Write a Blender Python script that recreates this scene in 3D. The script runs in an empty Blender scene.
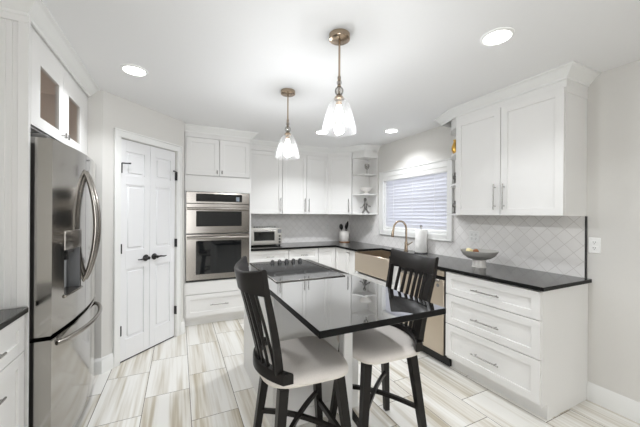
import bpy, bmesh, math, random
from mathutils import Vector, Matrix
random.seed(7)
SC = bpy.context.scene
COL = SC.collection

# ------------------------------------------------------------------ camera
YAW, ROLL = 0.4473, 0.0064
cam_d = bpy.data.cameras.new('camera')
cam_d.sensor_width = 36.0
cam_d.lens = 293.46 * 36.0 / 640.0
cam_d.shift_y = 0.65 / 640.0
cam_d.clip_start = 0.05
cam = bpy.data.objects.new('camera', cam_d)
COL.objects.link(cam)
cam.matrix_world = (Matrix.Translation((0, 0, 1.3885)) @ Matrix.Rotation(-YAW, 4, 'Z')
                    @ Matrix.Rotation(math.pi / 2, 4, 'X') @ Matrix.Rotation(ROLL, 4, 'Z'))
SC.camera = cam

# ------------------------------------------------------------------ world, exposure, rear fill light
W = bpy.data.worlds.new('sky')
SC.world = W
W.use_nodes = True
bg = W.node_tree.nodes['Background']
bg.inputs['Color'].default_value = (0.94, 0.97, 1.0, 1)
bg.inputs['Strength'].default_value = 3.0
SC.view_settings.view_transform = 'Standard'
SC.view_settings.look = 'None'
SC.view_settings.exposure = 0.58
SC.view_settings.gamma = 1.0
SC.view_settings.use_curve_mapping = False
SC.cycles.max_bounces = 10
SC.cycles.diffuse_bounces = 6
SC.cycles.glossy_bounces = 5
SC.cycles.transparent_max_bounces = 12
SC.cycles.caustics_reflective = False
SC.cycles.caustics_refractive = False
SC.cycles.sample_clamp_indirect = 6.0

CAN_W = 4.8
PENDANT_W = 10.0
REAR_FILL_W = 11.0


def area_light(name, loc, rot, sx, sy, power, color=(1, 1, 1)):
    d = bpy.data.lights.new(name, 'AREA')
    d.shape = 'RECTANGLE'
    d.size, d.size_y = sx, sy
    d.energy = power
    d.color = color
    o = bpy.data.objects.new(name, d)
    COL.objects.link(o)
    o.location = loc
    o.rotation_euler = rot
    return o


area_light('rear_window_daylight', (-0.35, -2.70, 1.30), (math.radians(90), 0, 0), 1.4, 1.9, REAR_FILL_W, (0.98, 0.99, 1.0))  # unseen lamp added behind the viewer to fill the room

# ------------------------------------------------------------------ materials
def new_mat(name):
    m = bpy.data.materials.new(name)
    m.use_nodes = True
    nt = m.node_tree
    return m, nt, nt.nodes['Principled BSDF']


def srgb(r, g, b):
    f = lambda c: (c / 255 / 12.92) if c / 255 <= 0.04045 else ((c / 255 + 0.055) / 1.055) ** 2.4
    return (f(r), f(g), f(b), 1)


def plain(name, col, rough=0.5, metal=0.0, ior=1.45, noise=0.0, nscale=30, bump=0.0, spec=None):
    m, nt, p = new_mat(name)
    p.inputs['Roughness'].default_value = rough
    p.inputs['Metallic'].default_value = metal
    p.inputs['IOR'].default_value = ior
    if spec is not None:
        p.inputs['Specular IOR Level'].default_value = spec
    tc = nt.nodes.new('ShaderNodeTexCoord')
    nz = nt.nodes.new('ShaderNodeTexNoise')
    nz.inputs['Scale'].default_value = nscale
    nz.inputs['Detail'].default_value = 4
    nt.links.new(tc.outputs['Object'], nz.inputs['Vector'])
    mx = nt.nodes.new('ShaderNodeMix')
    mx.data_type = 'RGBA'
    k = noise
    mx.inputs['A'].default_value = tuple(min(1, c * (1 - k)) for c in col[:3]) + (1,)
    mx.inputs['B'].default_value = tuple(min(1, c * (1 + k)) for c in col[:3]) + (1,)
    nt.links.new(nz.outputs['Fac'], mx.inputs['Factor'])
    nt.links.new(mx.outputs['Result'], p.inputs['Base Color'])
    if bump:
        b = nt.nodes.new('ShaderNodeBump')
        b.inputs['Strength'].default_value = bump
        b.inputs['Distance'].default_value = 0.002
        nt.links.new(nz.outputs['Fac'], b.inputs['Height'])
        nt.links.new(b.outputs['Normal'], p.inputs['Normal'])
    return m


def math_node(nt, op, a, b=None, c=None):
    n = nt.nodes.new('ShaderNodeMath')
    n.operation = op
    for i, v in enumerate((a, b, c)):
        if v is None:
            continue
        if isinstance(v, (int, float)):
            n.inputs[i].default_value = v
        else:
            nt.links.new(v, n.inputs[i])
    return n.outputs[0]


def floor_material():
    m, nt, p = new_mat('wood_look_tile')
    tc = nt.nodes.new('ShaderNodeTexCoord')
    sp = nt.nodes.new('ShaderNodeSeparateXYZ')
    nt.links.new(tc.outputs['Object'], sp.inputs[0])
    x, y = sp.outputs[0], sp.outputs[1]
    TW, TL = 0.3066, 0.613
    u = math_node(nt, 'DIVIDE', math_node(nt, 'SUBTRACT', x, -0.5314 - TW), TW)
    col = math_node(nt, 'FLOOR', u)
    fu = math_node(nt, 'FRACT', u)
    off = math_node(nt, 'MULTIPLY', col, TL / 3)
    v = math_node(nt, 'DIVIDE', math_node(nt, 'SUBTRACT', math_node(nt, 'SUBTRACT', y, 2.546 - 2 * TL / 3), off), TL)
    row = math_node(nt, 'FLOOR', v)
    fv = math_node(nt, 'FRACT', v)
    du = math_node(nt, 'MULTIPLY', math_node(nt, 'MINIMUM', fu, math_node(nt, 'SUBTRACT', 1.0, fu)), TW)
    dv = math_node(nt, 'MULTIPLY', math_node(nt, 'MINIMUM', fv, math_node(nt, 'SUBTRACT', 1.0, fv)), TL)
    d = math_node(nt, 'MINIMUM', du, dv)
    grout = math_node(nt, 'LESS_THAN', d, 0.0021)
    cv = nt.nodes.new('ShaderNodeCombineXYZ')
    nt.links.new(col, cv.inputs[0])
    nt.links.new(row, cv.inputs[1])
    wn = nt.nodes.new('ShaderNodeTexWhiteNoise')
    wn.noise_dimensions = '3D'
    nt.links.new(cv.outputs[0], wn.inputs['Vector'])
    sepw = nt.nodes.new('ShaderNodeSeparateColor')
    nt.links.new(wn.outputs['Color'], sepw.inputs[0])
    # streak coordinates, each tile shifted at random
    sx = math_node(nt, 'ADD', math_node(nt, 'MULTIPLY', x, 1.0), math_node(nt, 'MULTIPLY', sepw.outputs[0], 37.0))
    sy = math_node(nt, 'ADD', math_node(nt, 'MULTIPLY', y, 0.035), math_node(nt, 'MULTIPLY', sepw.outputs[1], 19.0))
    sv = nt.nodes.new('ShaderNodeCombineXYZ')
    nt.links.new(sx, sv.inputs[0])
    nt.links.new(sy, sv.inputs[1])
    n1 = nt.nodes.new('ShaderNodeTexNoise')
    n1.inputs['Scale'].default_value = 7.5
    n1.inputs['Detail'].default_value = 5
    n1.inputs['Roughness'].default_value = 0.55
    n1.inputs['Distortion'].default_value = 0.15
    nt.links.new(sv.outputs[0], n1.inputs['Vector'])
    n2 = nt.nodes.new('ShaderNodeTexNoise')
    n2.inputs['Scale'].default_value = 42
    n2.inputs['Detail'].default_value = 4
    nt.links.new(sv.outputs[0], n2.inputs['Vector'])
    s = math_node(nt, 'ADD', math_node(nt, 'MULTIPLY', n1.outputs['Fac'], 0.68), math_node(nt, 'MULTIPLY', n2.outputs['Fac'], 0.32))
    cr = nt.nodes.new('ShaderNodeValToRGB')
    e = cr.color_ramp.elements
    e[0].position, e[0].color = 0.32, srgb(162, 151, 130)
    e[1].position, e[1].color = 0.55, srgb(232, 230, 225)
    k = cr.color_ramp.elements.new(0.40)
    k.color = srgb(188, 179, 161)
    k = cr.color_ramp.elements.new(0.462)
    k.color = srgb(212, 207, 197)
    nt.links.new(s, cr.inputs[0])
    mx = nt.nodes.new('ShaderNodeMix')
    mx.data_type = 'RGBA'
    nt.links.new(grout, mx.inputs['Factor'])
    nt.links.new(cr.outputs[0], mx.inputs['A'])
    mx.inputs['B'].default_value = srgb(112, 104, 94)
    nt.links.new(mx.outputs['Result'], p.inputs['Base Color'])
    rg = math_node(nt, 'ADD', 0.28, math_node(nt, 'MULTIPLY', grout, 0.5))
    nt.links.new(rg, p.inputs['Roughness'])
    b = nt.nodes.new('ShaderNodeBump')
    b.inputs['Strength'].default_value = 0.4
    b.inputs['Distance'].default_value = 0.0015
    nt.links.new(math_node(nt, 'SUBTRACT', 1.0, grout), b.inputs['Height'])
    nt.links.new(b.outputs['Normal'], p.inputs['Normal'])
    return m


def backsplash_material(name, axis):
    """diamond lattice of pale stone tiles; axis 0 or 1 = the horizontal axis of the wall"""
    m, nt, p = new_mat(name)
    tc = nt.nodes.new('ShaderNodeTexCoord')
    sp = nt.nodes.new('ShaderNodeSeparateXYZ')
    nt.links.new(tc.outputs['Object'], sp.inputs[0])
    h, z = sp.outputs[axis], sp.outputs[2]
    D = 0.122
    a = math_node(nt, 'DIVIDE', math_node(nt, 'ADD', h, z), D)
    b = math_node(nt, 'DIVIDE', math_node(nt, 'SUBTRACT', h, z), D)
    fa, fb = math_node(nt, 'FRACT', a), math_node(nt, 'FRACT', b)
    da = math_node(nt, 'MINIMUM', fa, math_node(nt, 'SUBTRACT', 1.0, fa))
    db = math_node(nt, 'MINIMUM', fb, math_node(nt, 'SUBTRACT', 1.0, fb))
    d = math_node(nt, 'MINIMUM', da, db)
    line = math_node(nt, 'LESS_THAN', d, 0.028)
    cv = nt.nodes.new('ShaderNodeCombineXYZ')
    nt.links.new(math_node(nt, 'FLOOR', a), cv.inputs[0])
    nt.links.new(math_node(nt, 'FLOOR', b), cv.inputs[1])
    wn = nt.nodes.new('ShaderNodeTexWhiteNoise')
    nt.links.new(cv.outputs[0], wn.inputs['Vector'])
    nz = nt.nodes.new('ShaderNodeTexNoise')
    nz.inputs['Scale'].default_value = 7
    nz.inputs['Detail'].default_value = 6
    nt.links.new(tc.outputs['Object'], nz.inputs['Vector'])
    t = math_node(nt, 'ADD', math_node(nt, 'MULTIPLY', wn.outputs['Value'], 0.35), math_node(nt, 'MULTIPLY', nz.outputs['Fac'], 0.65))
    cr = nt.nodes.new('ShaderNodeValToRGB')
    e = cr.color_ramp.elements
    e[0].position, e[0].color = 0.25, srgb(236, 234, 232)
    e[1].position, e[1].color = 0.7, srgb(244, 242, 240)
    nt.links.new(t, cr.inputs[0])
    mx = nt.nodes.new('ShaderNodeMix')
    mx.data_type = 'RGBA'
    nt.links.new(line, mx.inputs['Factor'])
    nt.links.new(cr.outputs[0], mx.inputs['A'])
    mx.inputs['B'].default_value = srgb(222, 219, 216)
    nt.links.new(mx.outputs['Result'], p.inputs['Base Color'])
    p.inputs['Roughness'].default_value = 0.3
    bp = nt.nodes.new('ShaderNodeBump')
    bp.inputs['Strength'].default_value = 0.3
    bp.inputs['Distance'].default_value = 0.001
    nt.links.new(math_node(nt, 'SUBTRACT', 1.0, line), bp.inputs['Height'])
    nt.links.new(bp.outputs['Normal'], p.inputs['Normal'])
    return m


def granite_material(name, rough, ior):
    m, nt, p = new_mat(name)
    tc = nt.nodes.new('ShaderNodeTexCoord')
    nz = nt.nodes.new('ShaderNodeTexNoise')
    nz.inputs['Scale'].default_value = 220
    nz.inputs['Detail'].default_value = 3
    nt.links.new(tc.outputs['Object'], nz.inputs['Vector'])
    cr = nt.nodes.new('ShaderNodeValToRGB')
    e = cr.color_ramp.elements
    e[0].position, e[0].color = 0.5, (0.006, 0.006, 0.006, 1)
    e[1].position, e[1].color = 0.72, (0.035, 0.034, 0.033, 1)
    nt.links.new(nz.outputs['Fac'], cr.inputs[0])
    nt.links.new(cr.outputs[0], p.inputs['Base Color'])
    p.inputs['Roughness'].default_value = rough
    p.inputs['IOR'].default_value = ior
    return m


def steel_material(name, col, rough, scale=(1, 1, 1), bump=0.02):
    m, nt, p = new_mat(name)
    tc = nt.nodes.new('ShaderNodeTexCoord')
    mp = nt.nodes.new('ShaderNodeMapping')
    mp.inputs['Scale'].default_value = scale
    nt.links.new(tc.outputs['Object'], mp.inputs['Vector'])
    nz = nt.nodes.new('ShaderNodeTexNoise')
    nz.inputs['Scale'].default_value = 6
    nz.inputs['Detail'].default_value = 5
    nt.links.new(mp.outputs[0], nz.inputs['Vector'])
    mr = math_node(nt, 'ADD', rough - 0.04, math_node(nt, 'MULTIPLY', nz.outputs['Fac'], 0.08))
    nt.links.new(mr, p.inputs['Roughness'])
    p.inputs['Base Color'].default_value = col
    p.inputs['Metallic'].default_value = 1.0
    b = nt.nodes.new('ShaderNodeBump')
    b.inputs['Strength'].default_value = bump
    b.inputs['Distance'].default_value = 0.001
    nt.links.new(nz.outputs['Fac'], b.inputs['Height'])
    nt.links.new(b.outputs['Normal'], p.inputs['Normal'])
    return m


def glass_material(name, tint=(1, 1, 1), haze=0.0, gloss=0.12, edge=0.35):
    m = bpy.data.materials.new(name)
    m.use_nodes = True
    nt = m.node_tree
    nt.nodes.clear()
    out = nt.nodes.new('ShaderNodeOutputMaterial')
    tr = nt.nodes.new('ShaderNodeBsdfTransparent')
    tr.inputs[0].default_value = tint + (1,)
    gl = nt.nodes.new('ShaderNodeBsdfGlossy')
    gl.inputs['Roughness'].default_value = 0.03
    fr = nt.nodes.new('ShaderNodeLayerWeight')
    fr.inputs[0].default_value = 0.25
    mx = nt.nodes.new('ShaderNodeMixShader')
    f = math_node(nt, 'ADD', gloss * 0.4, math_node(nt, 'MULTIPLY', fr.outputs['Fresnel'], gloss * 3))
    nt.links.new(f, mx.inputs[0])
    nt.links.new(tr.outputs[0], mx.inputs[1])
    nt.links.new(gl.outputs[0], mx.inputs[2])
    last = mx.outputs[0]
    if haze:
        df = nt.nodes.new('ShaderNodeBsdfTranslucent')
        df.inputs[0].default_value = (0.95, 0.95, 0.95, 1)
        d2 = nt.nodes.new('ShaderNodeBsdfDiffuse')
        d2.inputs[0].default_value = (0.95, 0.95, 0.95, 1)
        md = nt.nodes.new('ShaderNodeMixShader')
        nt.links.new(df.outputs[0], md.inputs[1])
        nt.links.new(d2.outputs[0], md.inputs[2])
        lw = nt.nodes.new('ShaderNodeLayerWeight')
        lw.inputs[0].default_value = 0.4
        hz = math_node(nt, 'ADD', haze, math_node(nt, 'MULTIPLY', lw.outputs['Facing'], edge))
        m2 = nt.nodes.new('ShaderNodeMixShader')
        nt.links.new(hz, m2.inputs[0])
        nt.links.new(last, m2.inputs[1])
        nt.links.new(md.outputs[0], m2.inputs[2])
        last = m2.outputs[0]
    nt.links.new(last, out.inputs[0])
    return m


def emit_material(name, col, strength):
    m = bpy.data.materials.new(name)
    m.use_nodes = True
    nt = m.node_tree
    nt.nodes.clear()
    out = nt.nodes.new('ShaderNodeOutputMaterial')
    e = nt.nodes.new('ShaderNodeEmission')
    e.inputs[0].default_value = col
    e.inputs[1].default_value = strength
    nt.links.new(e.outputs[0], out.inputs[0])
    return m


def blind_material():
    m, nt, p = new_mat('white_blind_slat')
    p.inputs['Base Color'].default_value = srgb(236, 236, 240)
    p.inputs['Roughness'].default_value = 0.5
    tl = nt.nodes.new('ShaderNodeBsdfTranslucent')
    tl.inputs[0].default_value = srgb(232, 233, 242)
    mx = nt.nodes.new('ShaderNodeMixShader')
    mx.inputs[0].default_value = 0.17
    out = nt.nodes['Material Output']
    nt.links.new(p.outputs[0], mx.inputs[1])
    nt.links.new(tl.outputs[0], mx.inputs[2])
    nt.links.new(mx.outputs[0], out.inputs[0])
    return m


M_FLOOR = floor_material()
M_WALL = plain('greige_wall_paint', srgb(213, 211, 207), 0.75, noise=0.012, nscale=60)
M_CEIL = plain('white_ceiling_paint', srgb(234, 234, 234), 0.85, noise=0.01, nscale=50)
M_WHITE = plain('white_cabinet_paint', srgb(228, 227, 225), 0.38, noise=0.006, nscale=12)
M_TRIM = plain('white_trim_paint', srgb(230, 230, 228), 0.4, noise=0.006, nscale=12)
M_DOOR = plain('white_door_paint', srgb(229, 229, 230), 0.42, noise=0.006, nscale=12)
M_BSP_R = backsplash_material('pale_stone_tile_right', 1)
M_BSP_B = backsplash_material('pale_stone_tile_back', 0)
M_GRAN = granite_material('black_granite', 0.12, 2.0)
M_EDGE = plain('honed_black_granite_edge', (0.008, 0.008, 0.008, 1), 0.4, spec=0.15, noise=0.3, nscale=200)
M_TOP = granite_material('mirror_polished_black_granite', 0.02, 8.0)
M_STEEL = steel_material('brushed_steel', srgb(158, 153, 147), 0.22, (1, 1, 60))
M_STEEL_V = steel_material('polished_fridge_steel', srgb(172, 169, 164), 0.13, (1, 50, 1), 0.015)
M_STEEL_D = steel_material('dark_steel', srgb(96, 96, 96), 0.3)
M_SINK = steel_material('warm_brushed_steel', srgb(196, 184, 168), 0.3, (1, 1, 60))
M_BRIGHT = steel_material('bright_satin_steel', srgb(214, 212, 208), 0.38)
M_CHROME = steel_material('satin_nickel', srgb(168, 166, 163), 0.25)
M_BRASS = steel_material('brushed_bronze_nickel', srgb(176, 158, 138), 0.24)
M_BLACK = plain('black_plastic', (0.012, 0.012, 0.012, 1), 0.4)
M_IRON = plain('black_iron', (0.014, 0.013, 0.013, 1), 0.45)
M_GLASSB = plain('black_appliance_glass', (0.008, 0.009, 0.010, 1), 0.05, ior=1.6)
M_GREY = plain('grey_plastic', srgb(120, 121, 123), 0.45)
M_CASE = plain('grey_fridge_case', srgb(98, 97, 95), 0.5)
M_WOOD = plain('espresso_wood', srgb(27, 24, 22), 0.36, noise=0.25, nscale=14, spec=0.35)
M_FABRIC = plain('light_grey_upholstery', srgb(222, 216, 210), 0.9, noise=0.08, nscale=160, bump=0.25, spec=0.2)
M_PIPING = plain('cream_welt', srgb(222, 216, 206), 0.8)
M_PLATE = plain('white_outlet_plastic', srgb(238, 238, 236), 0.4)
M_SLOT = plain('outlet_slot', srgb(110, 108, 105), 0.6)
M_BLIND = blind_material()
M_PANE = glass_material('window_glass', (0.95, 0.97, 1.0), 0, 0.1)
M_CABGLASS = glass_material('cabinet_glass', (0.95, 0.94, 0.92), 0, 0.08)
M_SHADE = glass_material('seeded_glass_shade', (0.97, 0.97, 0.97), 0.008, 0.10, 0.018)
M_CRYSTAL = glass_material('crystal_bead', (0.85, 0.84, 0.82), 0.03, 0.3, 0.1)
M_LENS = emit_material('lamp_lens', (1, 0.99, 0.97, 1), 9.0)
M_BULB = emit_material('bulb_glow', (1, 0.97, 0.93, 1), 14.0)
M_PAPER = plain('white_paper_towel', srgb(240, 239, 236), 0.9, noise=0.02, nscale=90, bump=0.2)
M_CERAMIC = plain('white_ceramic', srgb(236, 233, 228), 0.3, noise=0.01)
M_STONEW = plain('grey_stone_bowl', srgb(176, 174, 170), 0.55, noise=0.06, nscale=60)
M_LEMON = plain('yellow_fruit', srgb(236, 222, 172), 0.5, noise=0.08, nscale=60)
M_ORANGE = plain('russet_fruit', srgb(140, 88, 48), 0.5, noise=0.15, nscale=60)
M_GOLD = steel_material('gold_ornament', srgb(206, 164, 84), 0.3)
M_SILVER = steel_material('silver_ornament', srgb(120, 118, 116), 0.25)
M_WOODL = plain('brown_cabinet_inside', srgb(172, 152, 134), 0.6, noise=0.05, nscale=10)
M_CABIN = plain('beige_cabinet_inside', srgb(232, 214, 200), 0.6, noise=0.04, nscale=10)
M_BASEW = plain('acacia_base', srgb(150, 108, 70), 0.5, noise=0.15, nscale=30)

# ------------------------------------------------------------------ mesh helpers
def box(bm, x0, x1, y0, y1, z0, z1, bev=0.0, M=None):
    x0, x1 = min(x0, x1), max(x0, x1)
    y0, y1 = min(y0, y1), max(y0, y1)
    z0, z1 = min(z0, z1), max(z0, z1)
    co = [(x0, y0, z0), (x1, y0, z0), (x1, y1, z0), (x0, y1, z0), (x0, y0, z1), (x1, y0, z1), (x1, y1, z1), (x0, y1, z1)]
    vs = [bm.verts.new(c) for c in co]
    fs = [(3, 2, 1, 0), (4, 5, 6, 7), (0, 1, 5, 4), (1, 2, 6, 5), (2, 3, 7, 6), (3, 0, 4, 7)]
    faces = [bm.faces.new([vs[i] for i in f]) for f in fs]
    allv = set(vs)
    if bev > 0:
        edges = list({e for f in faces for e in f.edges})
        r = bmesh.ops.bevel(bm, geom=edges, offset=bev, segments=1, profile=0.5, affect='EDGES', clamp_overlap=True)
        allv = {v for v in allv if v.is_valid} | set(r['verts'])
    if M is not None:
        for v in allv:
            v.co = M @ v.co
    return bm


def prism(bm, pts, z0, z1):
    """vertical prism from a counter-clockwise outline"""
    a = [bm.verts.new((p[0], p[1], z0)) for p in pts]
    b = [bm.verts.new((p[0], p[1], z1)) for p in pts]
    n = len(pts)
    bm.faces.new(a[::-1])
    bm.faces.new(b)
    for i in range(n):
        j = (i + 1) % n
        bm.faces.new((a[i], a[j], b[j], b[i]))


def lathe(bm, prof, c=(0, 0, 0), seg=24, close=True, M=None):
    rings = []
    new = []
    for r, z in prof:
        if r < 1e-6:
            v = bm.verts.new((c[0], c[1], c[2] + z))
            rings.append([v])
            new.append(v)
        else:
            ring = [bm.verts.new((c[0] + r * math.cos(2 * math.pi * i / seg), c[1] + r * math.sin(2 * math.pi * i / seg), c[2] + z)) for i in range(seg)]
            rings.append(ring)
            new += ring
    for A, B in zip(rings, rings[1:]):
        for i in range(seg):
            j = (i + 1) % seg
            if len(A) == 1 and len(B) == 1:
                continue
            if len(A) == 1:
                bm.faces.new((A[0], B[j], B[i]))
            elif len(B) == 1:
                bm.faces.new((A[i], A[j], B[0]))
            else:
                bm.faces.new((A[i], A[j], B[j], B[i]))
    if close:
        if len(rings[0]) > 1:
            bm.faces.new(rings[0][::-1])
        if len(rings[-1]) > 1:
            bm.faces.new(rings[-1])
    if M is not None:
        for v in new:
            v.co = M @ v.co


def tube(bm, pts, rad, seg=10, cap=True):
    """round tube along points; rad a number or one per point"""
    pts = [Vector(p) for p in pts]
    n = len(pts)
    rads = rad if isinstance(rad, (list, tuple)) else [rad] * n
    tang = []
    for i in range(n):
        t = (pts[min(i + 1, n - 1)] - pts[max(i - 1, 0)]).normalized()
        tang.append(t)
    up = Vector((0, 0, 1)) if abs(tang[0].z) < 0.9 else Vector((1, 0, 0))
    nrm = tang[0].cross(up).normalized()
    rings = []
    for i in range(n):
        nrm = (nrm - tang[i] * nrm.dot(tang[i])).normalized()
        bn = tang[i].cross(nrm)
        rings.append([bm.verts.new(pts[i] + (nrm * math.cos(2 * math.pi * k / seg) + bn * math.sin(2 * math.pi * k / seg)) * rads[i]) for k in range(seg)])
    for A, B in zip(rings, rings[1:]):
        for k in range(seg):
            j = (k + 1) % seg
            bm.faces.new((A[k], A[j], B[j], B[k]))
    if cap:
        bm.faces.new(rings[0][::-1])
        bm.faces.new(rings[-1])


def strip_solid(bm, secs):
    """loft of closed quads: secs is a list of 4-point sections"""
    rings = [[bm.verts.new(p) for p in s] for s in secs]
    k = len(rings[0])
    for A, B in zip(rings, rings[1:]):
        for i in range(k):
            j = (i + 1) % k
            bm.faces.new((A[i], A[j], B[j], B[i]))
    bm.faces.new(rings[0][::-1])
    bm.faces.new(rings[-1])


def bar(bm, a, b, w0, w1=None, up=(0, 0, 1)):
    """square bar from a to b, tapering w0 to w1 (w a number or (width, depth))"""
    w1 = w0 if w1 is None else w1
    a, b = Vector(a), Vector(b)
    t = (b - a).normalized()
    u = Vector(up)
    if abs(t.dot(u)) > 0.95:
        u = Vector((1, 0, 0))
    s = t.cross(u).normalized()
    v = s.cross(t)
    secs = []
    for p, w in ((a, w0), (b, w1)):
        ws, wv = w if isinstance(w, tuple) else (w, w)
        secs.append([p + s * ws / 2 * i + v * wv / 2 * j for i, j in ((-1, -1), (1, -1), (1, 1), (-1, 1))])
    strip_solid(bm, secs)


def sweep(bm, path, prof, closed=False):
    """profile [(outset, z)] along an XY path with mitred corners; outset is to the RIGHT of travel"""
    P = [Vector((p[0], p[1])) for p in path]
    n = len(P)
    dirs = [(P[i + 1] - P[i]).normalized() for i in range(n - 1)]
    rgt = [Vector((d.y, -d.x)) for d in dirs]
    rings = []
    for i in range(n):
        if i == 0:
            m = rgt[0]
        elif i == n - 1:
            m = rgt[-1]
        else:
            m = (rgt[i - 1] + rgt[i])
            m = m / max(0.2, m.length_squared) * 2 * 1.0
            m = m * 1.0
            # length so that projection on each normal is 1
            m = (rgt[i - 1] + rgt[i]).normalized()
            m = m / max(0.3, m.dot(rgt[i]))
        rings.append([bm.verts.new((P[i].x + m.x * o, P[i].y + m.y * o, z)) for o, z in prof])
    k = len(prof)
    for A, B in zip(rings, rings[1:]):
        for i in range(k):
            j = (i + 1) % k
            bm.faces.new((A[i], B[i], B[j], A[j]))
    bm.faces.new(rings[0])
    bm.faces.new(rings[-1][::-1])


MW = {}       # world matrices of roots


def obj(name, bm, mat, parent=None, smooth=40, local=False):
    bmesh.ops.recalc_face_normals(bm, faces=bm.faces[:])
    me = bpy.data.meshes.new(name)
    shift = None
    root = parent
    while root is not None and root.parent is not None:
        root = root.parent
    if parent is None:
        lo = Vector((min(v.co.x for v in bm.verts), min(v.co.y for v in bm.verts), min(v.co.z for v in bm.verts)))
        hi = Vector((max(v.co.x for v in bm.verts), max(v.co.y for v in bm.verts), max(v.co.z for v in bm.verts)))
        shift = Vector(((lo.x + hi.x) / 2, (lo.y + hi.y) / 2, lo.z))
        bmesh.ops.translate(bm, verts=bm.verts[:], vec=-shift)
    elif not local:
        bm.transform(MW[root.name].inverted())
    bm.to_mesh(me)
    bm.free()
    mats = mat if isinstance(mat, list) else [mat]
    for m in mats:
        me.materials.append(m)
    if smooth:
        me.shade_smooth()
        me.set_sharp_from_angle(angle=math.radians(smooth))
    o = bpy.data.objects.new(name, me)
    COL.objects.link(o)
    if parent is None:
        o.location = shift
        MW[o.name] = Matrix.Translation(shift)
    else:
        o.parent = parent
    return o


def thing(name, label, cat, loc=(0, 0, 0), rz=0.0, group=None):
    o = bpy.data.objects.new(name, None)
    COL.objects.link(o)
    o.empty_display_size = 0.1
    o.location = loc
    o.rotation_euler = (0, 0, rz)
    MW[o.name] = Matrix.Translation(loc) @ Matrix.Rotation(rz, 4, 'Z')
    o['label'] = label
    o['category'] = cat
    if group:
        o['group'] = group
    return o


def tag(o, label, cat, group=None):
    o['label'] = label
    o['category'] = cat
    if group:
        o['group'] = group
    return o


def struct(name, bm, mat, parent=None, smooth=40):
    o = obj(name, bm, mat, parent, smooth)
    if parent is None:
        o['kind'] = 'structure'
    return o


def nb():
    return bmesh.new()


def bx(*a, **k):
    b = nb()
    box(b, *a, **k)
    return b


def frame(origin, u, n):
    """matrix taking (along, outward, up) to world"""
    u, n = Vector(u).normalized(), Vector(n).normalized()
    return Matrix(((u.x, n.x, 0, origin[0]), (u.y, n.y, 0, origin[1]), (0, 0, 1, origin[2]), (0, 0, 0, 1)))


def shaker(M, u0, u1, z0, z1, t=0.02, st=0.057, g=0.0015, name='door', mat=None, parent=None):
    """recessed-panel front, its back on the plane, growing outward"""
    b = nb()
    u0, u1, z0, z1 = u0 + g, u1 - g, z0 + g, z1 - g
    e = 0.0012
    box(b, u0, u0 + st, 0, t, z0, z1, e, M)
    box(b, u1 - st, u1, 0, t, z0, z1, e, M)
    box(b, u0 + st - .001, u1 - st + .001, 0, t - .0003, z0, z0 + st, e, M)
    box(b, u0 + st - .001, u1 - st + .001, 0, t - .0003, z1 - st, z1, e, M)
    box(b, u0 + st - .002, u1 - st + .002, 0, t - 0.011, z0 + st - .002, z1 - st + .002, 0, M)
    return obj(name, b, mat or M_WHITE, parent)


def pull(M, ua, za, ub, zb, base, name='handle', parent=None, r=0.0055, off=0.03, mat=None):
    """bar pull between two points on a front; base = outward distance of the front's face"""
    b = nb()
    A, B = Vector((ua, base + off, za)), Vector((ub, base + off, zb))
    tube(b, [M @ A, M @ B], r, 10)
    for k in (0.14, 0.86):
        p = A.lerp(B, k)
        tube(b, [M @ Vector((p.x, base - 0.001, p.z)), M @ p], r * 0.8, 8)
    return obj(name, b, mat or M_CHROME, parent)


CZ = 2.447
CROWN = [(0, 2.368), (0.012, 2.368), (0.014, 2.382), (0.022, 2.388), (0.034, 2.400), (0.058, 2.428), (0.066, 2.434), (0.078, 2.436), (0.080, CZ - 0.0008), (0, CZ - 0.0008)]
BASEB = [(0, 0), (0.016, 0), (0.016, 0.098), (0.012, 0.108), (0.012, 0.118), (0.006, 0.128), (0.004, 0.135), (0, 0.135)]

# ------------------------------------------------------------------ setting
XL, XR, YB, YR = -1.33, 2.80, 4.58, -2.80
b = bx(XL - 0.1, XR + 0.1, YR - 0.1, YB + 0.1, -0.05, 0.0)
fl = struct('floor', b, M_FLOOR, smooth=0)
# keep tile coordinates equal to world coordinates
for v in fl.data.vertices:
    v.co += fl.location
fl.location = (0, 0, 0)
struct('ceiling', bx(XL - 0.1, XR + 0.1, YR - 0.1, YB + 0.1, CZ, CZ + 0.05), M_CEIL, smooth=0)

WY0, WY1, WZ0, WZ1 = 2.41, 3.585, 1.155, 1.95
b = nb()
box(b, XR, XR + 0.1, YR - 0.1, WY0, 0, CZ)
box(b, XR, XR + 0.1, WY1, YB + 0.1, 0, CZ)
box(b, XR, XR + 0.1, WY0, WY1, 0, WZ0)
box(b, XR, XR + 0.1, WY0, WY1, WZ1, CZ)
struct('wall_right', b, M_WALL, smooth=0)
struct('wall_back', bx(0.05, XR, YB, YB + 0.1, 0, CZ), M_WALL, smooth=0)
struct('wall_left', bx(XL - 0.1, XL, YR, 3.10, 0, CZ), M_WALL, smooth=0)
# short wall past the fridge, angled pantry wall with a door recess, return beside the oven cabinet
b = nb()
box(b, XL - 0.1, -0.60, 3.10, 3.20, 0, CZ)
struct('wall_alcove', b, M_WALL, smooth=0)
MP = frame((-0.60, 3.10, 0), (1, 1, 0), (1, -1, 0))       # s along the angled wall
S = math.sqrt(2)
sL, sR, sEnd = (-0.487 + 0.60) * S, (-0.033 + 0.60) * S, 0.65 * S
DH = 2.078
b = nb()
box(b, 0, sL, -0.12, 0, 0, CZ, 0, MP)
box(b, sR, sEnd, -0.12, 0, 0, CZ, 0, MP)
box(b, sL, sR, -0.12, 0, DH, CZ, 0, MP)
box(b, sL, sR, -0.12, -0.07, 0, DH, 0, MP)
struct('wall_pantry', b, M_WALL, smooth=0)
struct('wall_return', bx(-0.05, 0.05, 3.75, YB + 0.1, 0, CZ), M_WALL, smooth=0)
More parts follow.
